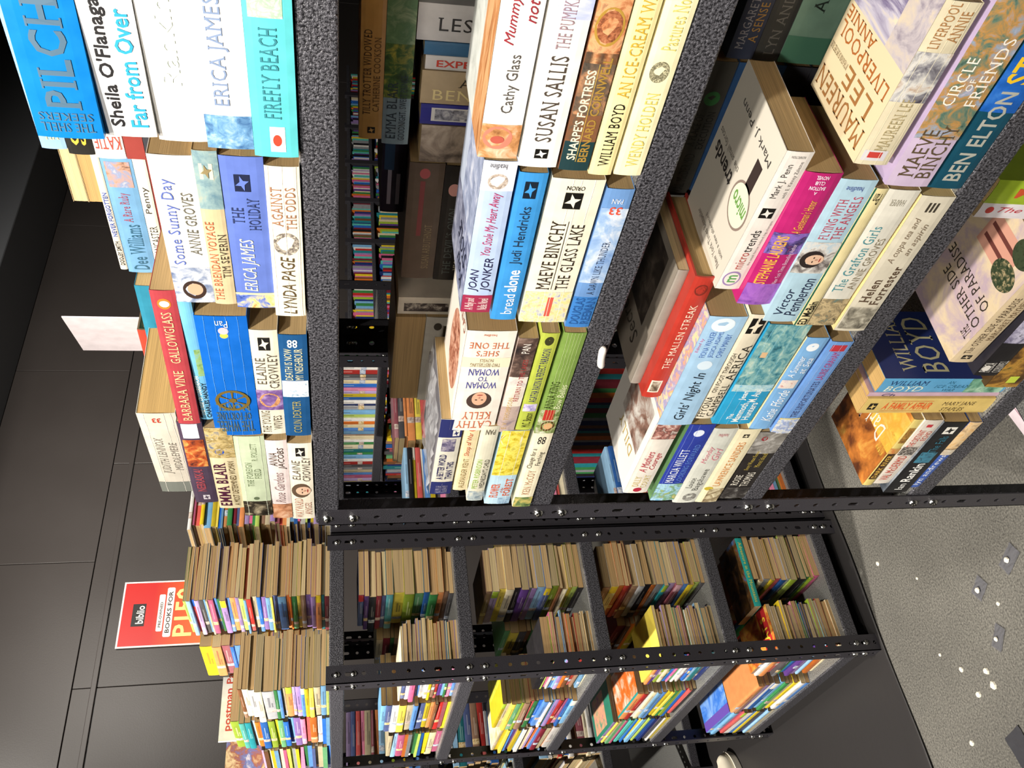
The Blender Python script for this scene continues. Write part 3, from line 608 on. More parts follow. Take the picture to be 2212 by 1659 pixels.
front('white paperback with red script, muddy hands cover photo, atop the '+S, z+.1540, .0330, 1.001, .176, 'e4ddd2',
  [('t', 'A Mothers', .30, .58, .5, .82, 'b9414c', 'n', 'q'), ('t', 'Courage', .34, .56, .14, .46, 'b9414c', 'n', 'q'), ('t', 'DILLY', .10, .24, .54, .8, 'cdbb7a', 'n', 's'), ('t', 'COURT', .08, .26, .18, .44, 'cdbb7a', 'n', 's'), ('o', .02, .08, .3, .66, 'a8283c'), ('p', .74, .98, 0, .95, pic(['e4ddd2', '6b3a34', 'b9857a', 'e4ddd2'], 60))],
  tops=[('p', 0, 1, 0, 1, 'e8e4dc'), ('p', .1, .75, .06, .58, pic(['3d2a24', '8a6a5c', 'bdb6ae', 'd9d4cc'], 22), .0001), ('t', 'DILLY', .2, .7, .62, .72, 'b9a05a', 's')], top='e8e4dc', W=.13)
S = 'second-farthest third-shelf stack'
front('cornflower blue paperback with red mark, lowest in the '+S, z, .0275, .8615, .182, '6f9bd8',
  [('p', 0, .17, 0, 1, pic(['2c2f4a', 'e3e2da', '8c9fce', 'b9b08a'], 60)), ('p', .17, .185, 0, 1, 'd6c88e'), ('t', 'THE UNFORTUNATES', .20, .60, .3, .6, '3a3f6a', 'n', 's'), ('t', 'LAURIE GRAHAM', .62, .90, .3, .64, 'b0447c', 'n', ''), ('p', .91, .97, .2, .86, 'b9333f'), ('c', (.16, .44, .8), 'a9c4ea')])
front('sky blue paperback with white script author, second up in the '+S, z+.0330, .0275, .852, .179, '7fb2e2',
  [('t', 'Katie Fforde', .10, .46, .2, .72, 'f2f6fa', 'n', 'q'), ('p', .48, .57, .15, .9, pic(['cdb2c4', 'ede4d8', 'c98a8a'], 90)), ('t', 'A Summer', .60, .82, .5, .82, 'f2f6fa', 'n', 'i'), ('t', 'at Sea', .64, .80, .12, .44, 'f2f6fa', 'n', 'i'), ('o', .87, .95, .25, .78, 'eef3f8')], tops=[('p', 0, 1, 0, 1, 'e6d9ac')])
front('thick turquoise paperback with a herd picture, middle of the '+S, z+.0640, .0500, .840, .188, '2f9fce',
  [('p', .40, 1, 0, 1, pic(['1e4f5c', '4f8f9c', '8fb9b4', 'c9d6c4'], 38, stretch=(1, 1, 1.6))), ('p', .36, .43, 0, 1, pic(['2f9fce', 'bcd9dc', '5f9fae'], 70), .0003), ('t', 'The', .06, .12, .58, .72, 'e8f0ee', 'n', 'b'), ('t', 'Mammoth', .03, .24, .36, .56, 'e8f0ee', 'n', 'b'), ('t', 'Hunters', .05, .24, .12, .32, 'e8f0ee', 'n', 'b'), ('t', 'Jean', .27, .37, .5, .7, 'e8f0ee', 'n', 'b'), ('t', 'M. Auel', .25, .39, .22, .44, 'e8f0ee', 'n', 'b'), ('p', .70, .75, .66, .8, 'd9b48a', .0003), ('c', (.3, .62, .85), '8fc8dc')])
front('cream paperback with tall black lettering, second below the red hardcover in the '+S, z+.1180, .0235, .829, .192, 'e6dcc4',
  [('t', 'FFYONA', .02, .24, .55, .92, '3d382f', 'n', 's'), ('t', 'CAMPBELL', .03, .36, .1, .46, '3d382f', 'n', 's'), ('t', 'ON FOOT THROUGH', .28, .66, .62, .86, '5a5246', 'n', ''), ('t', 'AFRICA', .40, .74, .1, .54, '3d382f', 'n', 's'), ('logo', .84, .97, .12, .82, '15130f', 'e6dcc4')])
front('pale blue paperback with black handwritten title under the red hardcover, in the '+S, z+.1430, .0440, .838, .197, 'a9cdea',
  [("t", "Girls' Night In", .06, .52, .26, .66, '26303c', 'n', 'i'), ('o', .55, .63, .3, .7, 'd8e8f4'), ('t', 'FIONA WALKER', .66, .88, .62, .78, '5a7fc0', 'n', ''), ('t', 'JESSICA ADAMS', .66, .88, .40, .56, '5a7fc0', 'n', ''), ('t', 'CHRIS MANBY', .66, .86, .18, .34, '5a7fc0', 'n', ''), ('t', 'Edited by', .70, .82, .84, .95, 'd58ab0', 'n', 'i'), ('o', .88, .99, .25, .85, 'e3eef6')],
  tops=[('p', 0, 1, 0, 1, pic(['c9b48a', 'e6d2a0', '8a8fc0', 'e6a86a', 'dcd8c8'], 40))], top='e0cfa0', W=.125, rough=.3)
front('red cloth hardcover with white title, atop the '+S, z+.1880, .0235, .806, .205, 'b5372b',
  [('t', 'THE MALLEN STREAK', .27, .80, .32, .66, 'ecd9c4', 'n', 's'), ('p', .05, .16, .28, .86, 'e6dccb'), ('p', .06, .15, .36, .78, pic(['2a2018', '8c7a66', 'e6dccb'], 60), .0003), ('o', .87, .95, .2, .8, '7c2a20'), ('o', .885, .935, .3, .7, pic(['7c2a20', 'b5372b', '5a1e16'], 280), .0003)], hard=True, name='hardcover_book', dx=.018, W=.13, top='b0352a', page='b89a68', bulge=.003)
S = 'third-farthest third-shelf stack'
front('cream paperback with brown name, small sepia photo, lowest in the '+S, z, .0365, .6585, .189, 'd8d0bc',
  [('p', .02, .20, .05, .95, pic(['4a463e', '9a9484', 'dcd6c4'], 60)), ('t', 'Helen', .24, .42, .52, .82, '5c4a3a', 'n', 'bs'), ('t', 'Forrester', .22, .52, .16, .46, '5c4a3a', 'n', 'bs'), ('t', 'A cuppa tea and', .54, .86, .52, .78, '8a7a66', 'n', 'q'), ('t', 'an aspirin', .60, .82, .2, .44, '8a7a66', 'n', 'q'), ('t', 'III', .90, .96, .36, .66, '3c362c', 'c', 'b')], page='d2bb84', tops=[('p', 0, 1, 0, 1, 'e2cd92')])
front('white paperback with teal title, street children photo, second up in the '+S, z+.0400, .0325, .652, .188, 'e0dccf',
  [('p', 0, .22, 0, 1, pic(['4f7f80', '8a7a5c', 'c9b48a', '3a342a'], 70)), ('t', 'The Grafton Girls', .28, .76, .50, .84, '4f8f98', 'n', 's'), ('t', 'ANNIE GROVES', .30, .68, .14, .40, '8a7f68', 'n', ''), ('t', 'HARPER', .90, .94, .3, .76, 'a09a8a', 'c', '')])
front('narrow cream paperback with bold black name, third up in the '+S, z+.0735, .0145, .6505, .187, 'e2d3a0',
  [('t', 'ED McBain', .01, .20, .15, .82, '1c1810', 'n', 'b'), ('t', 'Pan', .90, .97, .3, .75, '3a3424', 'c', ''), ('p', 0, 1, .88, 1, '1f5a4a')])
front('pale blue paperback with boy portrait, red title, third down in the '+S, z+.0885, .0375, .645, .190, 'b0cfdf',
  [('t', 'Victor', .06, .26, .54, .82, '2a3550', 'n', 'i'), ('t', 'Pemberton', .05, .34, .12, .5, '2a3550', 'n', 'i'), ('p', .38, .60, 0, 1, pic(['3f3a3c', '8c8480', 'd9d6d0', 'a9c4d4'], 50)), ('face', .42, .54, .2, .92, '2c2422', 'd9b59a', 'n'), ('t', 'FLYING WITH', .62, .88, .5, .76, 'b9465a', 'n', 's'), ('t', 'THE ANGELS', .62, .90, .16, .42, 'b9465a', 'n', 's'), ('t', 'headline', .93, .96, .3, .75, '4a5a9c', 'c', '')])
front('magenta paperback with gold italics, second down in the '+S, z+.1265, .0370, .622, .173, 'b8246e',
  [('p', 0, .18, 0, 1, pic(['7a3fa8', 'a86ac4', '5c2f8c'], 30)), ('p', .42, .58, 0, 1, pic(['6a3fa0', '8f6fc4', '2f2f5c', 'c44a8c'], 35)), ('t', 'STEPHANIE LAURENS', .18, .56, .52, .86, 'e8b04a', 'n', 'b'), ('t', 'New York Times Bestselling Author', .18, .5, .14, .32, 'e6c9e0', 'n', 'i'), ("t", "A Gentleman's Honor", .58, .82, .30, .58, 'e8b04a', 'n', 'q'), ('t', 'A', .86, .88, .46, .54, 'f2dcea', 'c', 'b'), ('t', 'BASTION', .89, .915, .3, .72, 'f2dcea', 'c', 'b'), ('t', 'CLUB', .925, .95, .38, .64, 'f2dcea', 'c', 'b'), ('t', 'NOVEL', .96, .985, .34, .68, 'f2dcea', 'c', 'b')], bulge=.002)
front('white paperback with magnifying glass cover picture, atop the '+S, z+.1640, .0265, .6085, .180, 'e6ded6',
  [('o', .03, .15, .2, .9, '9a7fb0'), ('o', .042, .138, .26, .84, 'e6ded6', .0003), ('t', 'm', .06, .12, .36, .7, '5fa05a', 'n', 'b'), ('t', 'micro', .17, .30, .38, .74, 'b9615a', 'n', ''), ('t', 'trends', .305, .47, .38, .74, '3a3634', 'n', ''), ('t', 'the small forces behind big changes', .20, .54, .14, .26, '8a8480', 'n', ''), ('logo', .56, .63, .3, .8, '15130f', 'e6ded6'), ('t', 'Mark J. Penn', .70, .92, .46, .78, '54504c', 'n', ''), ('t', 'with E. Kinney Zalesne', .70, .94, .18, .36, '8a8480', 'n', ''), ('t', 'NONFICTION', .96, .975, .25, .75, '6a6662', 'c', '')],
  tops=[('p', 0, 1, 0, 1, 'd2cbbd'), ('o', .05, .42, .38, .66, '8c7a70', .0001), ('o', .07, .40, .395, .645, 'd6dcc6', .0002), ('p', .16, .28, .22, .40, '3a2f2c', .0001), ('t', 'micro', .10, .36, .47, .56, '6a9a4a', 'b'), ('t', 'trends', .48, .92, .47, .57, '3a3634', 'b'), ('t', 'Mark J. Penn', .10, .80, .12, .18, '4a4642', ''), ('t', 'the small forces', .45, .95, .40, .44, '7a746c', ''), ('t', 'New York Times Bestseller', .1, .75, .88, .92, '7a746c', ''), ('t', 'with a new afterword', .1, .6, .82, .85, '7a746c', '')], top='d2cbbd', W=.128, yaw=-.05)
S = 'nearest third-shelf stack'
front('dark teal paperback with bold grey and yellow capitals, lowest in the '+S, z, .0350, .4615, .185, '14485c',
  [('p', .45, 1, 0, 1, pic(['14488c', '1f5fb8', '3f7fd0'], 20)), ('t', 'BEN ELTON', .05, .56, .26, .74, 'a9aaa0', 'n', 'b'), ('t', 'STARK', .60, .98, .2, .84, 'e0b828', 'n', 'b')], dx=.001)
front('thick lilac paperback with an autumn tree picture, second up in the '+S, z+.0390, .0430, .458, .184, 'c9b6cf',
  [('p', .28, 1, 0, 1, pic(['2f4a44', '5f7a6a', 'b98a4a', '8f9fb0', 'c9b6cf'], 34)), ('t', 'MAEVE', .06, .33, .52, .86, '5a4a34', 'n', 's'), ('t', 'BINCHY', .05, .36, .12, .46, '5a4a34', 'n', 's'), ('t', 'CIRCLE', .46, .70, .62, .86, 'eee8dc', 'n', 's'), ('t', 'OF', .54, .60, .42, .56, 'eee8dc', 'n', 's'), ('t', 'FRIENDS', .46, .80, .12, .38, 'eee8dc', 'n', 's')], top='b7a4c4', tops=[('o', .1, .3, .78, .96, 'c2403a')])
front('cream paperback with ornate brown cover lettering, atop the '+S, z+.0910, .0325, .437, .152, 'ddd2b4',
  [('p', .42, .72, 0, 1, pic(['3a3440', '8c8a90', 'd9d6d0', 'b9a08a'], 40)), ('t', 'MAUREEN LEE', .10, .44, .3, .66, 'a99a72', 'n', 's'), ('t', 'LIVERPOOL', .74, .99, .54, .82, 'a87a4a', 'n', 's'), ('t', 'ANNIE', .78, .95, .14, .44, 'a87a4a', 'n', 's'), ('p', .03, .10, .2, .9, 'd6d2d6'), ('p', .05, .09, .35, .75, 'c2403a', .0003), ('c', (.1, .4, .8), 'efe6cc')],
  tops=[('p', 0, 1, 0, 1, 'd9c8a4'), ('p', .35, 1, 0, .42, pic(['3a3050', '7a7090', 'b9b4c4', 'd9cdb4'], 16, stretch=(.5, 3, 1)), .0001), ('p', 0, .35, 0, .42, pic(['6a6078', 'b9b0b4', 'd9c8a4'], 22), .0001), ('t', 'MAUREEN', .06, .96, .82, .95, '9a6a3a', 's'), ('t', 'LEE', .12, .62, .67, .79, '9a6a3a', 's'), ('t', 'BY THE AUTHOR OF LIME STREET BLUES', .64, .98, .68, .72, '8a7a5a', ''), ('t', 'LIVERPOOL', .05, .96, .53, .62, 'a8642f', 's'), ('t', 'ANNIE', .45, .96, .44, .51, 'a8642f', 's')], top='d9c8a4', W=.118, dx=-.001, yaw=0)
# --- fourth shelf
z = ZN[3]
S = 'far fourth-shelf pile'
front('thin blue paperback with white lower-case name, lowest in the '+S, z, .0195, 1.005, .166, '3f5fae',
  [('t', 'lyn andrews', .04, .52, .2, .8, 'e6ebf4', 'n', 's'), ('p', .60, 1, 0, 1, pic(['d9a45a', 'e6c89a', '8c6a4a'], 50)), ('p', .52, .62, 0, 1, pic(['e3dccb', 'b9a48a'], 60))])
front('black paperback with stormy blue cover, white name, second up in the '+S, z+.0200, .0375, 1.010, .171, '1b1b1d',
  [('t', 'Ian', .05, .14, .34, .66, 'e9e9e6', 'n', ''), ('t', 'Rankin', .17, .44, .3, .72, 'e9e9e6', 'n', 'b'), ('p', .45, .60, .2, .85, pic(['1b1b1d', '3f7f98', '1f3f50'], 60)), ('t', 'The Falls', .60, .82, .34, .66, '2f6f84', 'n', ''), ('logo', .85, .94, .3, .74, 'e6e3da', '1b1b1d')],
  tops=[('p', 0, 1, 0, 1, pic(['24282e', '3a4048', '6a7078', '9aa0a6'], 12)), ('t', 'R', .18, .56, .10, .24, '3fa4e0', 'b')], top='2c3036', yaw=.03, W=.118)
front('white paperback with red cover capitals, third up in the '+S, z+.0580, .0275, .990, .153, 'd9d0c4',
  [('t', 'VAL McDERMID', .06, .46, .30, .78, 'c4503f', 'n', ''), ('p', .47, .60, .1, .95, pic(['d9d0c4', '2a2422', 'd9d0c4'], 90)), ('t', 'THE DISTANT', .60, .86, .5, .84, 'c4503f', 'n', ''), ('t', 'ECHO', .70, .84, .12, .42, 'c4503f', 'n', ''), ('p', .90, .94, .4, .7, 'b9333f')],
  tops=[('p', 0, 1, 0, 1, 'e3dace'), ('p', .1, .7, .3, .55, pic(['e3dace', '8a8a94', '5c2a24', 'e3dace'], 30), .0001), ('t', 'M', .10, .55, .70, .84, 'c2402f', ''), ('t', 'L', .10, .50, .14, .24, 'c2402f', '')], top='e3dace', yaw=.02, W=.118, dx=.002)
front('yellow edged paperback with a fiery brown cover, atop the '+S, z+.0860, .0150, .990, .152, 'd6c274',
  [('p', .10, .50, .12, .9, '3a2418'), ('t', 'DARK RIVER', .12, .48, .26, .76, 'c9a24a', 'n', 'b'), ('p', .50, .58, 0, 1, pic(['d6c274', 'b9602f'], 60)), ('p', .66, .88, .14, .8, pic(['5a3a20', 'b98a3a'], 120))],
  tops=[('p', 0, 1, 0, 1, pic(['1f1410', '5a2f18', 'b9702f', 'e0b85a'], 9)), ('p', .0, .5, .05, .5, pic(['e6c85a', 'd99a3a', 'e8d27a'], 10), .0001), ('t', 'Dark', .22, .60, .36, .56, 'e3d9cc', 's'), ('t', 'RIVER', .62, .95, .28, .62, '9a7a6a', 's'), ('t', 'JOHN TWELVE', .04, .18, .2, .6, 'd9b44a', 's')], top='4a2c1a', yaw=.05, dx=.004, W=.125)
# upright ones
def upright(label, x, y, z, L, W, T, base, els=(), tops=(), top=None, page='b79a6b', tilt=0, group=None, **kw):
    # spine faces the aisle, y is the side away from the camera
    return book(label, (x, y, H+z+.0002), L, W, T, base, page, (math.pi/2+tilt, 0, 0), (), els, tops, top, group=group, **kw)
upright('yellow paperback standing upright beside the far fourth-shelf pile', XF+.010, .832, z, .184, .110, .031, 'dcbf72',
  [('logo', .04, .10, .3, .72, '1c1810', 'dcbf72'), ('t', 'A FAMILY AFFAIR', .15, .52, .30, .76, 'd8642f', 'n', 'bi'), ('p', .15, .50, .18, .2, 'd8642f'), ('p', .19, .52, .84, .86, 'd8642f'), ('t', 'MARY JANE', .60, .86, .52, .80, '5a4a2c', 'n', 'is'), ('t', 'STAPLES', .62, .80, .16, .42, '5a4a2c', 'n', 'is')], page='cfa868', tops=[])
upright('thin lilac paperback standing between the yellow and the blue upright ones', XF+.013, .800, z, .186, .112, .008, 'c9a9b8', [('t', 'Ch', .1, .2, .2, .8, '3a3060', 'n', 'i')], page='cfa868')
upright('blue paperback standing upright with huge dark cover letters, on the fourth shelf', XF+.012, .790, z, .180, .112, .028, '5fa4d0',
  [('t', 'WILLIAM', .06, .36, .56, .84, '1f3f6a', 'n', 'is'), ('t', 'BOYD', .05, .34, .10, .5, 'e6ecd8', 'n', 'is'), ('t', 'AN', .5, .56, .66, .84, '2f6f8c', 'n', 'is'), ('t', 'ICE-CREAM', .42, .70, .38, .58, '2f6f8c', 'n', 'is'), ('t', 'WAR', .5, .6, .1, .3, '2f6f8c', 'n', 'is'), ('p', .68, .98, 0, 1, pic(['2f5f4a', '6fa48a', 'bfe0c4'], 40))],
  tops=[('p', 0, 1, 0, 1, '26356f'), ('t', 'WILLIAM', .10, .96, .72, .84, 'c9c39a', 's'), ('t', 'BOYD', .08, .90, .48, .68, 'c9c39a', 's')], top='26356f', page='cfa868')
S = 'near fourth-shelf pile'
front('dark brown landscape-picture paperback, lowest in the '+S, z, .045, .765, .180, '4a3418',
  [('p', 0, 1, 0, 1, pic(['2a1c10', '6a4a20', 'b98a3a', '3f4a24'], 26)), ('p', .05, .12, .2, .5, 'c9d84a', .0003)], dx=.004)
front('black paperback with a white orchid photo, second up in the '+S, z+.0455, .032, .740, .180, '1d1b1e',
  [('t', 'PATRICIA', .12, .34, .52, .84, 'dcd8d0', 'd', 's'), ('p', .34, .66, 0, 1, pic(['2a2634', '7a7690', 'cfcbe0', '3f3a4c'], 40)), ('t', 'PATRICIA', .04, .14, .5, .95, 'dcd8d0', 'n', 's'), ('t', 'CORNWELL', .04, .16, .05, .42, 'dcd8d0', 'n', 's'), ('o', .05, .11, .6, .9, 'e3dfd8')][1:], top='2a2830')
front('cream paperback with pink hotel and palms cover, atop the '+S, z+.0845, .0315, .725, .180, 'd9c4a0',
  [('logo', .04, .08, .3, .7, '15130f', 'd9c4a0'), ('t', 'The OTHER SIDE of PARADISE', .10, .66, .52, .80, '5a4a38', 'n', 's'), ('t', 'MARGARET MAYHEW', .24, .66, .14, .40, '7a6448', 'n', 's')],
  tops=[('p', 0, 1, 0, 1, pic(['cdb48a', 'dcc8a6', 'b9a4b0', 'd2b8b0'], 9)), ('p', .2, .75, .1, .34, 'd29a86', .0001), ('p', .25, .7, .16, .19, '6a3a34', .0002), ('p', .25, .7, .25, .28, '6a3a34', .0002), ('o', .05, .4, .22, .40, pic(['1f2a1c', '3f4a34', 'cdb48a'], 120), .0003), ('o', .05, .35, .02, .2, pic(['1f2a1c', '3f4a34', '2a2418'], 120), .0003), ('t', 'THE', .05, .15, .72, .8, '3a322a', 's'), ('t', 'OTHER SIDE', .05, .80, .62, .70, '3a322a', 's'), ('t', 'OF PARADISE', .10, .92, .50, .58, '3a322a', 's')], top='cdb48a', W=.122, yaw=-.05, dx=.0)
S = 'near end of the fourth shelf'
upright('white paperback with red script standing at the '+S, XF+.05, .535, z, .185, .115, .022, 'e6e0e4', [('t', 'The Self-Help', .12, .7, .3, .7, 'b9333f', 'n', 'q'), ('o', .04, .09, .3, .7, 'c2403a')])
upright('lime green paperback standing at the '+S, XF+.045, .512, z, .190, .115, .030, '9fb82f', [('t', 'M', .15, .24, .3, .7, 'c2502f', 'n', 'b')], page='cfb078')

# ------------------------------------------------------------------ the near unit's back row
XB = .74
def back(label, z, T, yfar, L, base, els=(), dx=0., W=.112, **kw):
    return book(label, (XB+dx, yfar-L, H+z+.0002), L, W, T, base, kw.pop('page', 'a98c5e'), (0, 0, kw.pop('yaw', rj.uniform(-.015, .015))), kw.pop('bands', ()), els, kw.pop('tops', ()), kw.pop('top', None), **kw)
def fillers(z0, z1, yfar, L, n, where=None, dx=0., W=.112, cols=('8a3a34', '2f4f7a', '5a6a3a', 'c9bfa6', '3a3a40', '7a5a8a', 'b98a4a')):
    """packed paperbacks behind the front row that carry what shows above them"""
    ws = [1+.4*math.sin(i*2.3+n) for i in range(n)]; s = (z1-z0)/sum(ws); zz = z0
    for i in range(n):
        rest_book(Matrix.Translation((XB+dx, yfar-L, H+zz+.0002)), L, W, ws[i]*s-.0004, cols[(i*3+n) % len(cols)], 'a98c5e'); zz += ws[i]*s
ORD = ['first', 'second', 'third', 'fourth', 'fifth', 'sixth', 'seventh', 'eighth', 'ninth', 'tenth', 'eleventh', 'twelfth', 'thirteenth', 'fourteenth', 'fifteenth', 'sixteenth', 'seventeenth', 'eighteenth', 'nineteenth', 'twentieth']
ORD += ['twenty-'+w for w in ORD[:9]]+['thirtieth']+['thirty-'+w for w in ORD[:9]]+['fortieth']
z = ZN[0]
fillers(z, .196, .566, .178, 6, 'back stack behind the nearest top-shelf stack', dx=-.04)
back('white paperback with red crosswise letters peeping behind the nearest top-shelf stack', .1965, .026, .566, .178, 'efe8da', [('t', 'KATIE', .06, .14, .06, .94, 'b0463c', 'c', 's'), ('t', 'FLYNN', .16, .24, .1, .9, 'b0463c', 'c', 's')], dx=-.04, yaw=0)
back('black paperback with gold letters peeping behind the nearest top-shelf stack', .223, .0225, .563, .178, '24221f', [('t', 'SO', .06, .2, .2, .8, 'c9a83f', 'c', 'bs')], dx=-.04, yaw=0)
back('pale blue paperback with gold letters, high behind the nearest top-shelf stack', .246, .0215, .558, .178, '8fb0d6', [('t', 'MIA', .06, .14, .2, .8, 'c9bd8a', 'c', 's'), ('t', 'WEST', .16, .24, .2, .8, 'c9bd8a', 'c', 's')], dx=-.04, yaw=0)
fillers(z, .190, .757, .18, 6, 'back stack behind the third top-shelf stack')
back('thin white paperback under the slate blue one, behind the third top-shelf stack', .1905, .0125, .7575, .178, 'e6dfce', [('t', 'LILY LANCASTER', .05, .4, .2, .8, '3a3630', 'n', 's'), ('t', 'Penny', .5, .7, .2, .8, '3a3630', 'n', '')], yaw=0)
back('slate blue paperback with a small picture, behind the third top-shelf stack', .2035, .0295, .757, .18, '6f9cc0', [('t', 'Dee Williams', .03, .40, .22, .76, '2f5a70', 'n', 's'), ('t', 'A Rare Ruby', .42, .64, .3, .7, '9a4a5c', 'n', 's'), ('p', .68, .86, .1, .9, pic(['4a3430', 'b9907a', '7f8fb0', 'd9c9b4'], 50)), ('t', 'headline', .94, .985, .2, .8, '9a3a6a', 'c', '')], yaw=0)
back('slim cream paperback with blue letters lying on the slate blue one', .2335, .0075, .753, .178, 'e3d9c6', [('t', 'NEVER FORGOTTEN', .28, .62, .2, .8, '3f55a0', 'n', 'b'), ('t', 'DOOLEY SMITH', .04, .24, .2, .8, '3a3630', 'n', 'b')], yaw=0)
for i, (zz, nm) in enumerate(((.2412, 'lower'), (.2562, 'upper'))):      # two lying with their page edges to the aisle
    o = book('%s of two paperbacks turned page edges outward, high behind the top-shelf stacks' % nm, (XB+.178, .566, H+zz), .092, .176, .0145, 'cbb48a', ('d8b98a', 'b8945c')[1-i] if i else 'b8945c', (0, 0, 0))
    o.rotation_euler = (0, 0, math.pi); o.location = (XB+.180, .660, H+zz)
fillers(z, .195, .938, .178, 6, 'back stack behind the second top-shelf stack', dx=-.02)
back('teal paperback lying on the back stack behind the red one on the top shelf', .1955, .030, .938, .180, '2f7f98', dx=-.02, yaw=.03, top='2a7890', page='c9a870')
fillers(z, .2255, 1.062, .118, 6, dx=.03, W=.125)
back('small brown hardcover with a red spine holding up a white card', .2260, .0195, 1.030, .160, '6a5a44', bands=[(0, 1, 'b5402f')], dx=.012, W=.130, top='6a5f48', hard=True, name='hardcover_book', yaw=0)
# blank white card standing on it
g = G(); g.box((-.0008, 0, 0), (.0008, .110, .118)); c = g.build('display_card', [card('f1e6ea')])
c.location = (.838, .945, H+.2460); c.rotation_euler = (0, 0, math.radians(-16)); tag(c, 'blank white card standing up behind the stacks on the top shelf', 'card')

z = ZN[1]
for nm, y, T, L, base, els in (
  ('white paperback standing upright with black serif letters, behind the nearest second-shelf stack', .446, .036, .186, 'c9c4c0', [('t', 'LESLEY PEARSE', .10, .9, .3, .66, '33302e', 'n', 's')]),
  ('thin blue and red paperback standing behind the nearest second-shelf stack', .4605, .0135, .178, '3f6a8c', [('p', .3, .9, .3, .8, '8c3a3a')]),
  ('white paperback standing upright with bold red capitals, in the second-shelf back row', .4755, .0145, .176, 'd0cac4', [('t', 'EXPECT A MIRACLE', .06, .8, .24, .74, 'c2402f', 'n', 'b')]),
  ('tan paperback standing upright with pale and black letters, in the second-shelf back row', .513, .036, .178, 'b09a78', [('t', 'ANNA', .2, .5, .56, .8, '3a3226', 'n', 's'), ('t', 'BENNETT', .06, .6, .14, .46, 'd9c48a', 'n', 's')]),
  ('navy paperback standing upright with small picture, white name, in the second-shelf back row', .537, .023, .1765, '2f2f7c', [('p', .06, .30, .2, .86, 'c9c4bc'), ('p', .08, .28, .26, .8, pic(['2a2a30', '8c8a90', 'd0ccc6'], 90), .0003), ('t', 'ALAN', .33, .6, .24, .76, 'dcd8d4', 'n', 's')]),
  ('grey photo paperback standing upright beside the navy one in the back row', .583, .045, .174, '6a5c50', [('p', 0, .5, 0, 1, pic(['3a302a', '8c7c6c', 'b9a894'], 22)), ('p', .5, 1, 0, 1, pic(['1f1a18', '3f3630'], 30))]),
  ('thin stone paperback standing with a handwritten name, in the second-shelf back row', .820, .030, .184, 'b0a696', [('p', .04, .34, .2, .7, pic(['1f1a18', '3a302c', 'b0a696'], 60)), ('t', 'Katie', .4, .7, .3, .7, '4a423a', 'n', 'q')])):
    upright(nm, XB, y, z, L, .112, T, base, els)
back('grey green landscape paperback lying on the standing books of the second shelf', -.0672, .0265, .563, .180, '8fa0a0', [('p', .30, .62, 0, 1, pic(['2f3f1f', '4f6a34', 'b9a83f'], 60)), ('p', .62, 1, 0, 1, pic(['7f9a6a', '5f7f54', 'a9b48a'], 30)), ('t', 'EMMA BLAIR', .04, .4, .5, .86, '3a4448', 'n', 's'), ('t', 'GOODNIGHT, SWEET PRINCE', .03, .44, .12, .4, '3a4448', 'n', 's')], yaw=0)
back('golden tan paperback lying above the grey green one, just under the top shelf', -.0405, .0225, .558, .180, 'bd8d4a', [('logo', .04, .08, .3, .62, '1c1810', 'bd8d4a'), ('t', 'TILLY TROTTER WIDOWED', .16, .66, .54, .86, '4a3418', 'n', 's'), ('t', 'CATHERINE COOKSON', .18, .62, .16, .44, '6a4a20', 'n', 's')], yaw=0)
fillers(z, -.146, .757, .170, 4, 'back stack behind the third second-shelf stack')
back('black paperback with round coloured stickers, in the back row behind the pale blue stack', -.1455, .0365, .757, .170, '221f1d', [('t', 'MEG HUTCHINSON', .10, .5, .16, .4, 'b0a48a', 'n', 's'), ('t', "THE DEVIL'S OWN", .06, .66, .5, .76, '4a504c', 'n', 's'), ('o', .76, .86, .5, .85, 'b9837a'), ('o', .66, .74, .12, .4, 'c9c43a')], yaw=0)
back('brown paperback with red rose spine, lying on the black back-row one', -.1085, .0375, .755, .170, '4f4136', [('t', 'SUSAN ARBUTHNOT', .10, .5, .2, .42, '7a6a4c', 'n', 's'), ('p', .4, .86, .52, .66, '6a2f30'), ('o', .88, .96, .4, .7, '8c3f40')], yaw=0)
back('dark violet paperback with white letters, back row, under the top shelf', -.0705, .0265, .680, .120, '2c2232', [('p', .1, .5, .58, .74, 'b4acb6'), ('p', .1, .46, .22, .38, 'b4acb6'), ('p', .5, .95, .5, .9, '2a4a68')], dx=.03, yaw=0, page='d8cdb8')
fillers(z, -.142, 1.0, .172, 4, 'back stack behind the second second-shelf stack')
back('grey paperback with dark head picture, under the back-row pages-out one', -.1415, .0345, 1.0, .175, 'a39c90', [('t', 'CAROL RIVERS', .04, .46, .25, .6, 'c9c4d0', 'n', 's'), ('p', .48, .62, .15, .75, pic(['2a1f1c', '5a4a40', 'a39c90'], 50)), ('o', .86, .94, .4, .7, '3a342c')], yaw=0)
o = book('brown paperback lying pages outward in the second-shelf back row', (XB+.112, .828, H-.1065), .172, .110, .038, '8a7350', '9a7c50', (0, 0, math.pi)); o.location = (XB+.112, 1.0, H-.1065)

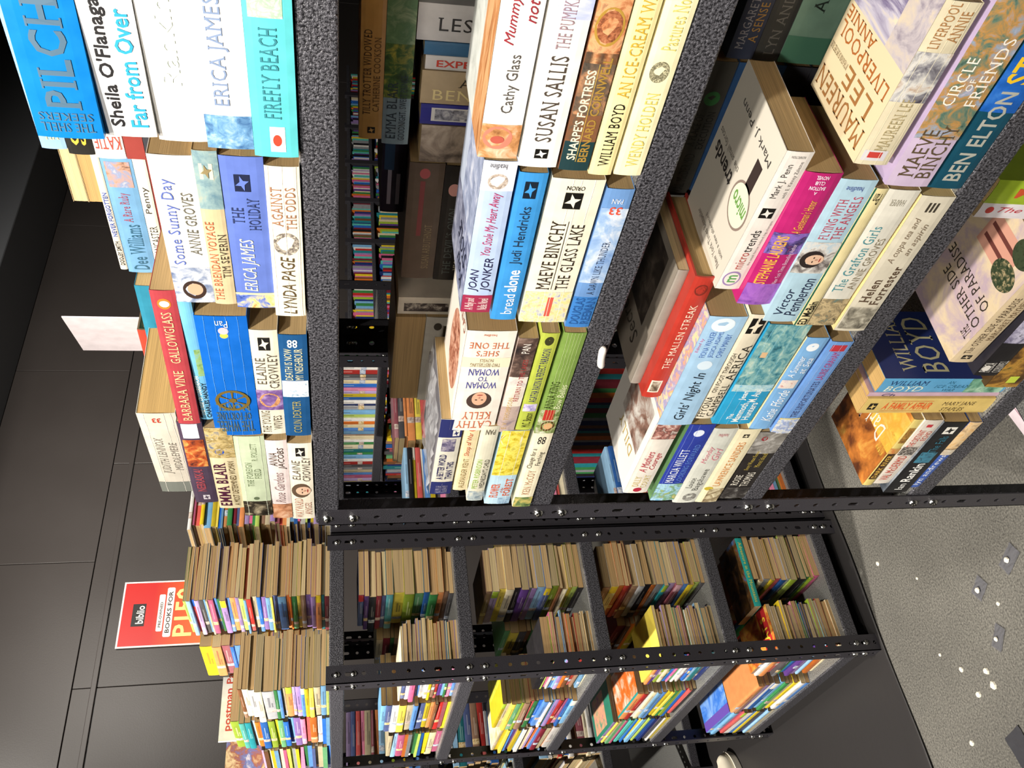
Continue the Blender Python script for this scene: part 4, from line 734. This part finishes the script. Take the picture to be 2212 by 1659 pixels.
z = ZN[2]
fillers(z, -.4735, .440, .178, 3, 'back stack behind the cream ship-photo book')
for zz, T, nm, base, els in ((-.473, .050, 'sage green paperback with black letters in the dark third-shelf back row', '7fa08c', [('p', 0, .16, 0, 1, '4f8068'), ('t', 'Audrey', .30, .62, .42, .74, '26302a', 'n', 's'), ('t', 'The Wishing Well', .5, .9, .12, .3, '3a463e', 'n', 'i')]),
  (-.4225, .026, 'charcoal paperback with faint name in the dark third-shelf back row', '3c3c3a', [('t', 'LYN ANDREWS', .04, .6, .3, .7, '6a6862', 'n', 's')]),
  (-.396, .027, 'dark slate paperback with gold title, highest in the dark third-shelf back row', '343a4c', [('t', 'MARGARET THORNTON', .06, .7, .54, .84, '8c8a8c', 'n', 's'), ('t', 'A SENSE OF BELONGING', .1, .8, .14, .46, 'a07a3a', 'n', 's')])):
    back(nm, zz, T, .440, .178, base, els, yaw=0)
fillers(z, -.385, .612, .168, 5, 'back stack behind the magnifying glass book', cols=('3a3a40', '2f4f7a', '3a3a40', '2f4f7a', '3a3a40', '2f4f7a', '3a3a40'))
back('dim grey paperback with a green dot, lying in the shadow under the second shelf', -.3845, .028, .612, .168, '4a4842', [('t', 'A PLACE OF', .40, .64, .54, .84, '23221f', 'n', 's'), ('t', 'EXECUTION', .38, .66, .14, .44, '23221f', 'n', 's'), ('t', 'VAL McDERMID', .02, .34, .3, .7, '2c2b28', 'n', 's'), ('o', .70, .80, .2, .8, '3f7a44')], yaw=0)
front('grey paperback with a black and white cover photo, lying on the red hardcover', -.3557, .0125, .800, .192, '9a9288', dx=.034, W=.125, yaw=0, page='cdb88c',
  tops=[('p', 0, 1, 0, 1, '8f867a'), ('p', .22, .92, .06, .62, pic(['1f1a18', '3a322c', '6a5f54'], 26), .0001), ('t', 'Secrets', .22, .90, .70, .84, '3a342e', 'q')], top='8f867a')
# small white plastic peg caught on the second shelf's lip
g = G(); S8 = 12
for k in range(9):
    t = k/8; r = .0042*(1 if 0 < k < 8 else .6)
    for i in range(S8): g.v.append((r*math.cos(2*math.pi*i/S8), .034*t, r*math.sin(2*math.pi*i/S8)+.003*math.sin(t*2)))
for k in range(8):
    for i in range(S8): g.f.append((k*S8+i, k*S8+(i+1) % S8, (k+1)*S8+(i+1) % S8, (k+1)*S8+i)); g.m.append(0)
g.f += [tuple(range(S8-1, -1, -1)), tuple(8*S8+i for i in range(S8))]; g.m += [0, 0]
o = g.build('plastic_peg', [ink('f0ebe2', .4)], smooth=True); o.location = (.5775, .688, H-.275); o.rotation_euler = (math.radians(-14), 0, 0)
tag(o, 'short white plastic peg stuck to the second shelf lip', 'peg')

# ------------------------------------------------------------------ the end unit and the one behind it
PAL = {'r': ('red', 'c8342f'), 'o': ('orange', 'e0762c'), 'y': ('yellow', 'eed02c'), 'g': ('green', '3f8a4c'), 'l': ('lime green', 'a6c23c'), 't': ('teal', '2a8a94'),
       'b': ('blue', '2f6cc4'), 'n': ('navy blue', '26356f'), 's': ('sky blue', '7fb6e2'), 'p': ('purple', '64408c'), 'v': ('lilac', 'a487c0'), 'k': ('pink', 'df6c96'),
       'm': ('maroon', '7c2734'), 'w': ('white', 'ece8e2'), 'c': ('cream', 'e6d6ae'), 'd': ('black', '232125'), 'e': ('grey', '97989c'), 'h': ('brown', '7a5034'), 'a': ('aqua', '5fc4b8')}
BAND = ['f0e9dc', 'eed02c', 'c8342f', '2f6cc4', 'e8b7c2', '232125', '7fb6e2', 'a6c23c']
PT = ['b99868', 'b08f5f', 'c6a878', 'b39365', 'c2a374', 'ab9871', 'ccb688', 'b39a70']
def tint(c, k):
    r = [int(c[i:i+2], 16) for i in (0, 2, 4)]
    t = (r, [x+(255-x)*.22 for x in r], [x*.78+8 for x in r])[k]
    return '%02x%02x%02x' % tuple(int(x) for x in t)
def mixc(a, b, f): return '%02x%02x%02x' % tuple(int(int(a[i:i+2], 16)*(1-f)+int(b[i:i+2], 16)*f) for i in (0, 2, 4))
SPOT = [pic(['7f6a6a', 'c9b4a8', 'efe4da'], 90), pic(['5a6a8c', 'b4c0d4', 'efe9e0'], 90), pic(['8c6a3a', 'e0c48c', 'f0e6cf'], 90)]
DROP = {14: (12,), 15: (1, 5, 11), 16: (9,), 17: (7, 8, 9, 11), 23: (5, 6, 7, 8, 9, 10, 11, 12, 13, 14, 15, 16, 17, 18, 19, 20), 24: (2, 4, 5, 6, 7, 8, 9, 10, 11), 25: (4, 5, 6, 7, 8, 9), 26: (2, 4, 5, 6, 7, 8, 9), 27: (0, 1, 2, 3, 4, 5, 6, 7, 8, 9), 33: (3, 7, 13, 16, 17), 34: (11, 12), 35: (11,), 36: (2, 6, 8, 10, 11, 12, 14), 37: (1, 3, 7, 9), 43: (0, 1, 2, 3, 4, 5, 6, 7, 8, 9, 10, 11, 12, 13, 14, 15, 16, 17, 18), 44: (3, 4, 5, 6, 7, 8, 9), 45: (1, 2, 3, 4, 5, 6, 7, 8, 9, 10, 11, 12, 14, 15), 46: (2, 3, 4, 5, 6, 7, 8, 9, 10, 11, 12, 13, 14, 15, 16, 17, 18, 19), 47: (2, 4, 5, 6, 7, 8, 10), 53: (0, 1, 2, 3, 4, 5, 6, 7, 8, 9, 10, 11), 63: (6, 7, 8, 12, 15, 16, 21, 22, 23, 24, 25, 26, 27, 28, 29, 30, 31, 33, 34, 35), 64: (4, 6, 7, 8), 65: (0, 1, 2, 3, 4, 5, 6, 7, 8, 9, 10), 66: (2, 3, 4, 5, 6, 7, 8, 9, 10), 67: (0, 1, 2, 3, 4, 5, 6, 7, 8, 9, 10, 11), 71: (5, 6, 7, 8), 81: (8, 9, 10, 11, 12, 13, 14, 15), 82: (0, 1, 2, 8, 9, 10, 11), 83: (2, 3, 4, 5, 7)}   # seen only as slivers: part of the uncounted rest
def stack(where, xs, y0, z0, z1, cols, W=.115, L=.18, face='x', seed=1, jit=.004, fat=(), topc=None):
    """flat stack, first letter is the topmost; face x: spines to the aisle, face y: spines to the end"""
    r = random.Random(seed); n = len(cols)
    ws = [r.uniform(.55, 1.55) for _ in cols]
    for i, f in fat: ws[i] = f
    s = (z1-z0)/sum(ws); z = z0
    for i in range(n-1, -1, -1):
        w, c = PAL[cols[i]]; c = tint(c, r.choice((0, 1, 1, 2))); T = ws[i]*s-.0003; l = L+r.uniform(-.009, .009); wd = W+r.uniform(-.008, .008)
        b = BAND[r.randrange(len(BAND))]; b2 = SPOT[r.randrange(3)]; k = r.random(); pg = r.choice(PT)
        bands = [(.27, .36, b2)] if k < .45 else ([(0, .14, tint(c, 1)), (.14, .22, b2)] if k < .65 else ([(.80, 1, b)] if k < .75 else []))
        word = 'thin' if T < .0085 else ('thick' if T > .022 else 'medium')
        lab = '%s %s book, %s from top, %s' % (word, w, ORD[i], where)
        jx, jy = r.uniform(-jit, jit), r.uniform(0, jit*1.6); a = r.uniform(-.02, .02)
        ink1 = mixc(c, 'f4efe4' if sum(lin(c)) < .9 else '2a2830', .38)
        s0 = r.uniform(.38, .46); els = [('p', s0, r.uniform(.66, .9), .44, .60, ink1)] if T > .005 else []
        if T > .012: els.append(('p', s0, .6, .22, .34, ink1))
        loc = (xs+jx, y0+jy, H+z+.0001) if face == 'x' else (xs+jy, y0+jx, H+z+.0001)
        rz = a if face == 'x' else math.pi/2+a; z += ws[i]*s
        if i in DROP.get(seed, ()):
            rest_book(Matrix.Translation(loc) @ Matrix.Rotation(rz, 4, 'Z'), l, wd, T, c, pg); continue
        args = dict(top=topc[0], tops=topc[1]) if i == 0 and topc else {}
        book(lab, loc, l, wd, T, c, pg, (0, 0, rz), bands, els, bulge=.0006, name='childrens_book', **args)
LV = ['top', 'second', 'third', 'fourth', 'bottom']
LN = lambda k: 'end unit '+LV[k]+' shelf'
Z0 = ZM
# inner column (A), seen as page edges, spines in shade to the left
stack('inner corner stack, '+LN(0), .828, 1.832, Z0[0], .328, 'lsrvdsckbgvbovlsrcbpsynboogyhpvotm', W=.128, seed=3, fat=((23, 2.2),))
stack('inner corner stack, '+LN(1), .822, 1.834, Z0[1], -.040, 'npdmntylgbgohd', W=.112, seed=4)
stack('inner corner stack, '+LN(2), .822, 1.834, Z0[2], -.325, 'hvycdpevsnlhcyld', W=.112, seed=5)
stack('inner corner stack, '+LN(3), .818, 1.834, Z0[3], -.600, 'hcormhedoetvmbyld', W=.114, seed=6)
stack('inner corner stack, '+LN(4), .818, 1.834, Z0[4], -.975, 'hceyrbelhdglk', W=.112, seed=7)
# outer corner column (F1)
stack('outer corner stack, '+LN(0), .628, 1.833, Z0[0], .203, 'hcecegbcovvbyycsl', W=.116, seed=13, fat=((4, 2.4),))
stack('outer corner stack, '+LN(1), .650, 1.834, Z0[1], -.128, 'cnwkvbewyhrpsgkb', W=.108, seed=14)
stack('outer corner stack, '+LN(2), .652, 1.834, Z0[2], -.438, 'dlkwbsvohrhcsc', W=.106, seed=15, fat=((0, 2.6),))
stack('outer corner stack, '+LN(3), .650, 1.834, Z0[3], -.703, 'yopvlcgbkgwwvbstdn', W=.112, seed=16)
stack('outer corner stack, '+LN(4), .652, 1.834, Z0[4], -.985, 'hwoyrdkgbnpvlsroc', W=.105, seed=17, topc=('c9702f', [('p', 0, 1, 0, 1, pic(['5a2a14', 'c9642a', 'e8b04a', 'e6a27a'], 16)), ('p', .0, 1, .08, .34, 'b5262a', .0001), ('t', 'FLAT S', .06, .80, .13, .29, 'f0d23c', 'b')]))
# second inner column (A2)
stack('second inner stack, '+LN(0), .80, 2.030, Z0[0], .315, 'yombbenbsykbcrgohsvtb', W=.112, seed=23, fat=((0, 2.),))
stack('second inner stack, '+LN(1), .80, 2.030, Z0[1], -.085, 'cmghtpncdhcg', W=.112, seed=24)
stack('second inner stack, '+LN(2), .80, 2.030, Z0[2], -.395, 'gydhgrcohb', W=.112, seed=25)
stack('second inner stack, '+LN(3), .80, 2.030, Z0[3], -.68, 'mhoydmrpbn', W=.112, seed=26)
stack('second inner stack, '+LN(4), .80, 2.030, Z0[4], -.96, 'dmbgrhntmo', W=.112, seed=27)
# middle outer column (F2)
stack('middle outer stack, '+LN(0), .632, 2.045, Z0[0], .237, 'latsoblygbspkrowbs', W=.115, L=.195, seed=33, fat=((0, 1.9), (5, 1.6), (6, 1.5), (14, 1.6)))
stack('middle outer stack, '+LN(1), .640, 2.030, Z0[1], -.092, 'snwycbnyohrmy', W=.115, L=.19, seed=34)
stack('middle outer stack, '+LN(2), .632, 2.040, Z0[2], -.372, 'ycyglhrgbbwsvrkbs', W=.115, L=.19, seed=35, topc=('d3cb2c', [('p', .5, 1, .1, .9, pic(['b9b92a', 'e0d84a', '8aa03a'], 18))]))
stack('middle outer stack, '+LN(3), .632, 2.035, Z0[3], -.700, 'orwcsbwyyglbrrd', W=.115, L=.19, seed=36, fat=((0, 2.),), topc=('d9622a', [('p', 0, 1, 0, 1, pic(['c9501f', 'e0702a', 'f0e0d0'], 14)), ('p', 0, .06, 0, 1, '2f8f8a', .0001)]))
stack('middle outer stack, '+LN(4), .632, 2.035, Z0[4], -1.01, 'ohvwbsgcyywb', W=.12, L=.195, seed=37)
# far outer column (F3)
stack('far outer stack, '+LN(0), .632, 2.270, Z0[0], .185, 'vhwysckyleykgbnwcgb', W=.115, L=.19, seed=43)
stack('far outer stack, '+LN(1), .640, 2.250, Z0[1], -.118, 'cskoewglbyck', W=.115, L=.19, seed=44)
stack('far outer stack, '+LN(2), .634, 2.262, Z0[2], -.400, 'cyybppyswcvobmcow', W=.12, L=.19, seed=45, topc=('cfe0e0', [('p', 0, 1, 0, 1, pic(['bcd9dc', 'e3e0c4', 'd9b46a'], 14))]))
stack('far outer stack, '+LN(3), .634, 2.255, Z0[3], -.695, 'vycgkwagbcysnlbnpdwy', W=.12, L=.19, seed=46, topc=('2f7f68', [('p', .1, .9, .3, .9, pic(['8a4f8a', 'd9a07a', '3f8f78'], 20))]))
stack('far outer stack, '+LN(4), .634, 2.260, Z0[4], -1.02, 'bskrwbydnsc', W=.12, L=.19, seed=47, topc=('2f6fd0', [('p', 0, 1, 0, 1, pic(['1f4fb0', '3f7fe0', '8fb9f0', 'f0f2f8'], 7)), ('p', 0, .2, 0, 1, '6a4fb0', .0001)]))
stack('third inner stack, '+LN(0), .80, 2.275, Z0[0], .245, 'sbcmonwgbrhs', W=.112, seed=53)
# unit behind: spines face the gap
KN = lambda k: 'stack behind end unit, %s shelf' % LV[k]
stack(KN(0), 1.205, 1.850, Z0[0], .338, 'wkrysyybsogmnopkglhcvmrocsbkwlnypsbw', W=.118, L=.195, face='y', seed=63, fat=((4, 2.),))
stack(KN(1), 1.215, 1.850, Z0[1], -.155, 'sdyrwbydk', W=.118, L=.195, face='y', seed=64)
stack(KN(2), 1.215, 1.850, Z0[2], -.390, 'gksdwvydkrc', W=.118, L=.195, face='y', seed=65)
stack(KN(3), 1.215, 1.850, Z0[3], -.680, 'sbncyokwcoy', W=.118, L=.195, face='y', seed=66)
stack(KN(4), 1.215, 1.850, Z0[4], -.940, 'nwcvcchmksgo', W=.118, L=.195, face='y', seed=67)

book('teal edged paperback lying across the top of the bottom shelf inner corner stack', (.930, 1.836, H+Z0[4]+.1736), .178, .112, .018, '2a9c94', 'c9b78e', (0, 0, math.pi/2), (),
     [('t', 'Adventure in the Mountains', .06, .94, .28, .70, 'e6d84a', 'f', 's')], [('p', 0, 1, 0, 1, pic(['141210', '2a2018', '6a4a24', '3f6a9c'], 14))], '2a2018')
upright('white picture book with red lower-case title, standing behind the outer stacks', .655, 2.262, ZM[0], .262, .235, .007, 'f2efec', [], [('t', 'postman Pa', .10, .70, .885, .965, 'cf4a3a', 'b')], top='f2efec', page='e6ded0', name='picture_book')
upright('busy coloured picture book standing past the last outer stack on the top shelf', .632, 2.484, ZM[0], .268, .21, .008, 'e6dcc8', [], [('p', 0, 1, 0, 1, pic(['c9a46a', 'e8d29a', 'a8643f', '6a7fb0', 'efe6d6'], 16))], top='e6dcc8', page='e6ded0', name='picture_book')

stack('second stack behind end unit, second shelf', 1.435, 1.850, Z0[1], -.135, 'mdooyrywn', W=.118, L=.19, face='y', seed=71)
for k, (top, cc) in enumerate(((-.02, 'vnrkcmosglwyhbnb'), (-.33, 'bwstnhrebcgs'), (-.62, 'eswcrbwhmcwe'))):
    stack('stack past the end unit, %s shelf' % LV[k+1], .935, 2.965, Z0[k+1], top, cc, W=.2, L=.20, face='y', seed=81+k)
# upright books on the unit beyond the gap: a lit row on its upper shelf, a shaded row below
rq = random.Random(77)
def standing_row(z, cols, y0, y1, row, hmin, hmax, seen):
    y = y1; n = 0; m = 0
    while y > y0:
        t = min(rq.uniform(.010, .026), .03); L = rq.uniform(hmin, hmax); w, c = PAL[cols[n % len(cols)]]; c = tint(c, rq.randrange(3))
        loc = Vector((1.728+rq.uniform(0, .006), y, H+z+.0002)); pg = rq.choice(PT); sp, s1, k = SPOT[rq.randrange(3)], rq.uniform(.5, .7), rq.random()
        if n not in seen: rest_book(Matrix.Translation(loc) @ Matrix.Rotation(math.pi/2, 4, 'X'), L, .115, t-.0004, c, pg)
        else:
            book('%s upright book, %s from the post in the %s beyond the gap' % (w, ORD[m], row), loc, L, .115, t-.0004, c, pg, (math.pi/2, 0, 0), [(.7, .8, sp)] if k < .4 else [], [('p', .2, s1, .42, .6, mixc(c, 'f4efe4' if sum(lin(c)) < .9 else '2a2830', .4))], name='upright_book'); m += 1
        y -= t; n += 1
standing_row(ZQ[0], 'wbyvkbcedrwsgtcgwchsbcowlsen', 2.125, 2.90, 'lit row', .165, .19, [2, 3, 4, 5, 6, 7, 8, 9, 10, 11, 12, 13, 14, 15, 16, 17, 18, 19, 20, 21, 22, 23, 24, 25, 26, 27, 28, 29, 30, 31, 32, 33, 34, 35, 36, 37, 38])
standing_row(ZQ[1], 'mndhrnetnhogdmrbhynmdghrnd', 2.125, 2.90, 'shaded row', .185, .208, [1, 2, 4, 6, 7, 9, 12, 16])
for zz in ZQ[2:]:
    y = 2.90
    while y > 2.13:
        t = rq.uniform(.012, .03); rest_book(Matrix.Translation((1.73, y, H+zz+.0002)) @ Matrix.Rotation(math.pi/2, 4, 'X'), rq.uniform(.17, .22), .115, t-.0004, tint(PAL['mndhrgetoh'[rq.randrange(10)]][1], 0), 'a98c5e'); y -= t

# ------------------------------------------------------------------ sign on the back wall
sg = empty('price_sign', (1.705, 4.2840, H+.555), 'red and orange price sign with white border on the black back wall', 'sign')
SW, SH = .338, .490
g = G(); g.box((0, -.004, 0), (SW, 0, SH)); g.build('sign_board', [card('efe6e2')], sg)
m, nt, b = newmat('red_orange_print'); tc = N(nt, 'ShaderNodeTexCoord'); sx = N(nt, 'ShaderNodeSeparateXYZ'); nt.links.new(tc.outputs['Object'], sx.inputs[0])
r = N(nt, 'ShaderNodeValToRGB'); mr = N(nt, 'ShaderNodeMapRange'); mr.inputs[1].default_value = 0; mr.inputs[2].default_value = .49
nt.links.new(sx.outputs['Z'], mr.inputs[0]); nt.links.new(mr.outputs[0], r.inputs[0])
r.color_ramp.elements[0].color = (*lin('d9702a'), 1); r.color_ramp.elements[1].color = (*lin('c4201c'), 1); r.color_ramp.elements[0].position = .15; r.color_ramp.elements[1].position = .7
nt.links.new(r.outputs[0], b.inputs['Base Color']); b.inputs['Roughness'].default_value = .4      # the poster's own print runs from red to orange
def panel(name, x0, x1, z0, z1, mt, y=-.0045, rad=0):
    g = G(); c = []
    if rad:
        for cx, cz, a0 in ((x1-rad, z1-rad, 0), (x0+rad, z1-rad, 90), (x0+rad, z0+rad, 180), (x1-rad, z0+rad, 270)):
            c += [(cx+rad*math.cos(math.radians(a0+t)), y, cz+rad*math.sin(math.radians(a0+t))) for t in (0, 30, 60, 90)]
        g.poly(c[::-1])
    else: g.poly([(x0, y, z0), (x1, y, z0), (x1, y, z1), (x0, y, z1)])
    return g.build(name, [mt], sg)
panel('red_field', .008, SW-.008, .008, SH-.008, m)
panel('shop_logo', .105, .220, .375, .435, ink('191616'), -.0050)
def sl(name, s, x0, x1, z0, z1, c, st='b'): lettering(name, s, x1-x0, z1-z0, lambda a, b: (x0+a, -.0056, z0+b), ink(c), sg, st)
sl('logo_lettering', 'biblio', .118, .210, .380, .416, 'f2ece6')
panel('white_label', .075, .265, .290, .318, ink('f2ece6'), -.0050, .006); sl('sign_lettering', 'PRE-OWNED', .095, .225, .298, .310, '2a2422')
panel('white_label', .045, .300, .248, .284, ink('f2ece6'), -.0052, .008); sl('sign_lettering', 'BOOKS FOR', .065, .280, .256, .276, '2a2422')
sl('price_lettering', 'P150', .045, .295, .150, .240, 'f4e98a'); panel('white_label', .07, .27, .10, .135, ink('f2ece6'), -.0050, .012)

# ------------------------------------------------------------------ far unit seen through the near one
def far_unit():
    root = empty('shelving_unit', (2.2, 3.93, 0), 'distant black shelving unit by the back wall, seen through the near unit', 'shelf')
    X1, D = 3.9, .30
    for i in range(10):
        x = i*.39
        for yy in (0, D-.03):
            g = G(); g.box((x, yy, 0), (x+.036, yy+.03, H-.03)); g.build('post', [POST], root)
    for zz in (-.045, -.195, -.420, -.70, -1.0):
        g = G(); g.box((0, .004, H+zz-.022), (X1, D, H+zz)); o = g.build('shelf', [HAMMER], root); bevel(o, .003)
    return root
far_unit()
g = G(); rr = random.Random(9); cols = list(PAL.values()); fm = [card(c[1]) for c in cols]+[pages('b79a6b')]
for z0, h0 in ((-.195, .125), (-.420, .190), (-.70, .20), (-1.0, .20)):
    x = 2.24
    while x < 6.0:
        t = rr.uniform(.008, .024); h = h0*rr.uniform(.82, 1.)
        if (x-2.2) % .39 > .05 and (x-2.2+t) % .39 > .045:
            g.box((x, 3.945, H+z0+.0005), (x+t-.0006, 4.07, H+z0+h), rr.randrange(len(cols)))
        x += t
o = g.build('distant_books', fm); o['kind'] = 'stuff'
tag(o, 'rows of small upright books on the distant shelving unit', 'books')

o = REST.build('packed_books', RESTM); o['kind'] = 'stuff'
tag(o, 'books packed behind and beyond the front stacks on the near and end shelving units', 'books')

# ------------------------------------------------------------------ floor bits
def scrap(x, y, w, h, rot, label, mt, name='tape_scrap', cat='scrap', group=None, up=.002):
    rr = random.Random(int(x*1000)); g = G(); n = 6
    for j in range(n+1):
        for i in range(n+1): g.v.append((w*(i/n-.5), h*(j/n-.5), .0012+rr.uniform(0, up)))
    for j in range(n):
        for i in range(n):
            a = j*(n+1)+i; g.f.append((a, a+1, a+n+2, a+n+1)); g.m.append(0)
    o = g.build(name, [mt]); o.location = (x, y, 0); o.rotation_euler = (0, 0, rot); m = o.modifiers.new('thick', 'SOLIDIFY'); m.thickness = .0006
    return tag(o, label, cat, group)
TAPE, nt, bt = newmat('clear_tape'); bt.inputs['Base Color'].default_value = (.16, .16, .18, 1); bt.inputs['Roughness'].default_value = .15; bt.inputs['Alpha'].default_value = .4
for (x, y, w, h, a), d in (((.602, 1.436, .030, .042, .5), 'clear tape scrap on the grey floor, middle one of three'),
                           ((.612, 1.330, .030, .055, .4), 'clear tape scrap on the grey floor nearest the near unit\'s post'),
                           ((.506, 1.446, .026, .048, .7), 'clear tape scrap on the grey floor farthest into the aisle of the three')):
    scrap(x, y, w, h, a, d, TAPE)
scrap(.325, 1.515, .06, .05, .2, 'dark square patch of tape on the grey floor near the black sheet', ink('3a3a3e', .3))
WB = ink('e6e0cf', .8)
for i, (x, y, r) in enumerate(((.789, 1.71, .0045), (.558, 1.408, .004), (.439, 1.514, .007), (.438, 1.565, .006), (.495, 1.583, .005), (.467, 1.516, .006), (.368, 1.642, .005), (.541, 1.628, .0035), (.60, 1.44, .005), (.505, 1.45, .004), (.612, 1.334, .005), (.70, 1.60, .003))):
    g = G(); rr = random.Random(i); n = 7
    top = [(r*(1+.4*rr.random())*math.cos(2*math.pi*k/n), r*(1+.4*rr.random())*math.sin(2*math.pi*k/n)) for k in range(n)]
    for zz, s in ((0, 1.), (r*.5, .8), (r*.8, .35)): g.v += [(a*s, b*s, zz) for a, b in top]
    for l in range(2):
        for k in range(n): g.f.append((l*n+k, l*n+(k+1) % n, (l+1)*n+(k+1) % n, (l+1)*n+k)); g.m.append(0)
    g.f += [tuple(range(n-1, -1, -1)), tuple(2*n+k for k in range(n))]; g.m += [0, 0]
    o = g.build('crumb', [WB]); o.location = (x, y, .0045 if 8 <= i <= 10 else .0005)
    tag(o, 'tiny off-white crumb on the grey floor in front of the end shelving unit', 'crumb', 'crumbs on the floor')
# sheet of printed paper on the floor under the near unit
g = G(); g.box((0, 0, 0), (.148, .21, .0004)); p = g.build('paper_sheet', [card('e9d9e0')]); p.location = (.755, .945, .0012); p.rotation_euler = (0, 0, .15)
tag(p, 'pinkish white printed paper sheet lying on the floor below the near shelves', 'paper')
g = G()
for k in range(6): g.poly([(.016, .19-.02*k, .0007), (.12, .19-.02*k, .0007), (.12, .1915-.02*k, .0007), (.016, .1915-.02*k, .0007)])
g.build('printed_lines', [ink('b98a9a')], p)
# shoe of somebody standing in the aisle beyond the frame
sh = empty('shoe', (.655, 2.80, .006), 'cream ribbed canvas shoe toe on the black floor sheet', 'shoe'); sh.rotation_euler = (0, 0, math.radians(200))
def shoe_ring(t):                       # t from toe (0) to heel (1): half width, height
    hw = .047*min(1, math.sqrt(max(0, 1-(1-min(1, t/.28))**2)))*(1-.22*max(0, (t-.45)/.55)); hh = .042+.045*min(1, max(0, (t-.1)/.5))
    return max(hw, .012), hh*(.72 if t < .03 else 1)
g = G(); NS, NR = 26, 14
for i in range(NS+1):
    t = i/NS; hw, hh = shoe_ring(t); rib = .0012*math.sin(i*math.pi)
    for k in range(NR+1):
        a = math.pi*k/NR; e = .55
        g.v.append((.275*t, hw*math.copysign(abs(math.cos(a))**e, math.cos(a)), .018+(hh-.018)*abs(math.sin(a))**.7+(.0014 if i % 2 else 0)*math.sin(a)))
for i in range(NS):
    for k in range(NR):
        a = i*(NR+1)+k; g.f.append((a, a+NR+1, a+NR+2, a+1)); g.m.append(0)
g.f.append(tuple(range(NR+1))); g.m.append(0); g.f.append(tuple(NS*(NR+1)+k for k in range(NR, -1, -1))); g.m.append(0)
o = g.build('upper', [steel('canvas', 'ddd4bf', .3, 900., .8, 0)], sh, True)
g = G()
for zz, s in ((0, 1.02), (.02, 1.06)):
    for i in range(NS+1): hw, _ = shoe_ring(i/NS); g.v.append((.275*i/NS-.004+.008*i/NS, hw*s+.002, zz))
    for i in range(NS, -1, -1): hw, _ = shoe_ring(i/NS); g.v.append((.275*i/NS-.004+.008*i/NS, -hw*s-.002, zz))
n = 2*(NS+1)
for k in range(n): g.f.append((k, (k+1) % n, n+(k+1) % n, n+k)); g.m.append(0)
g.f += [tuple(range(n-1, -1, -1)), tuple(range(n, 2*n))]; g.m += [0, 0]
g.build('sole', [ink('ddd6c6', .6)], sh)
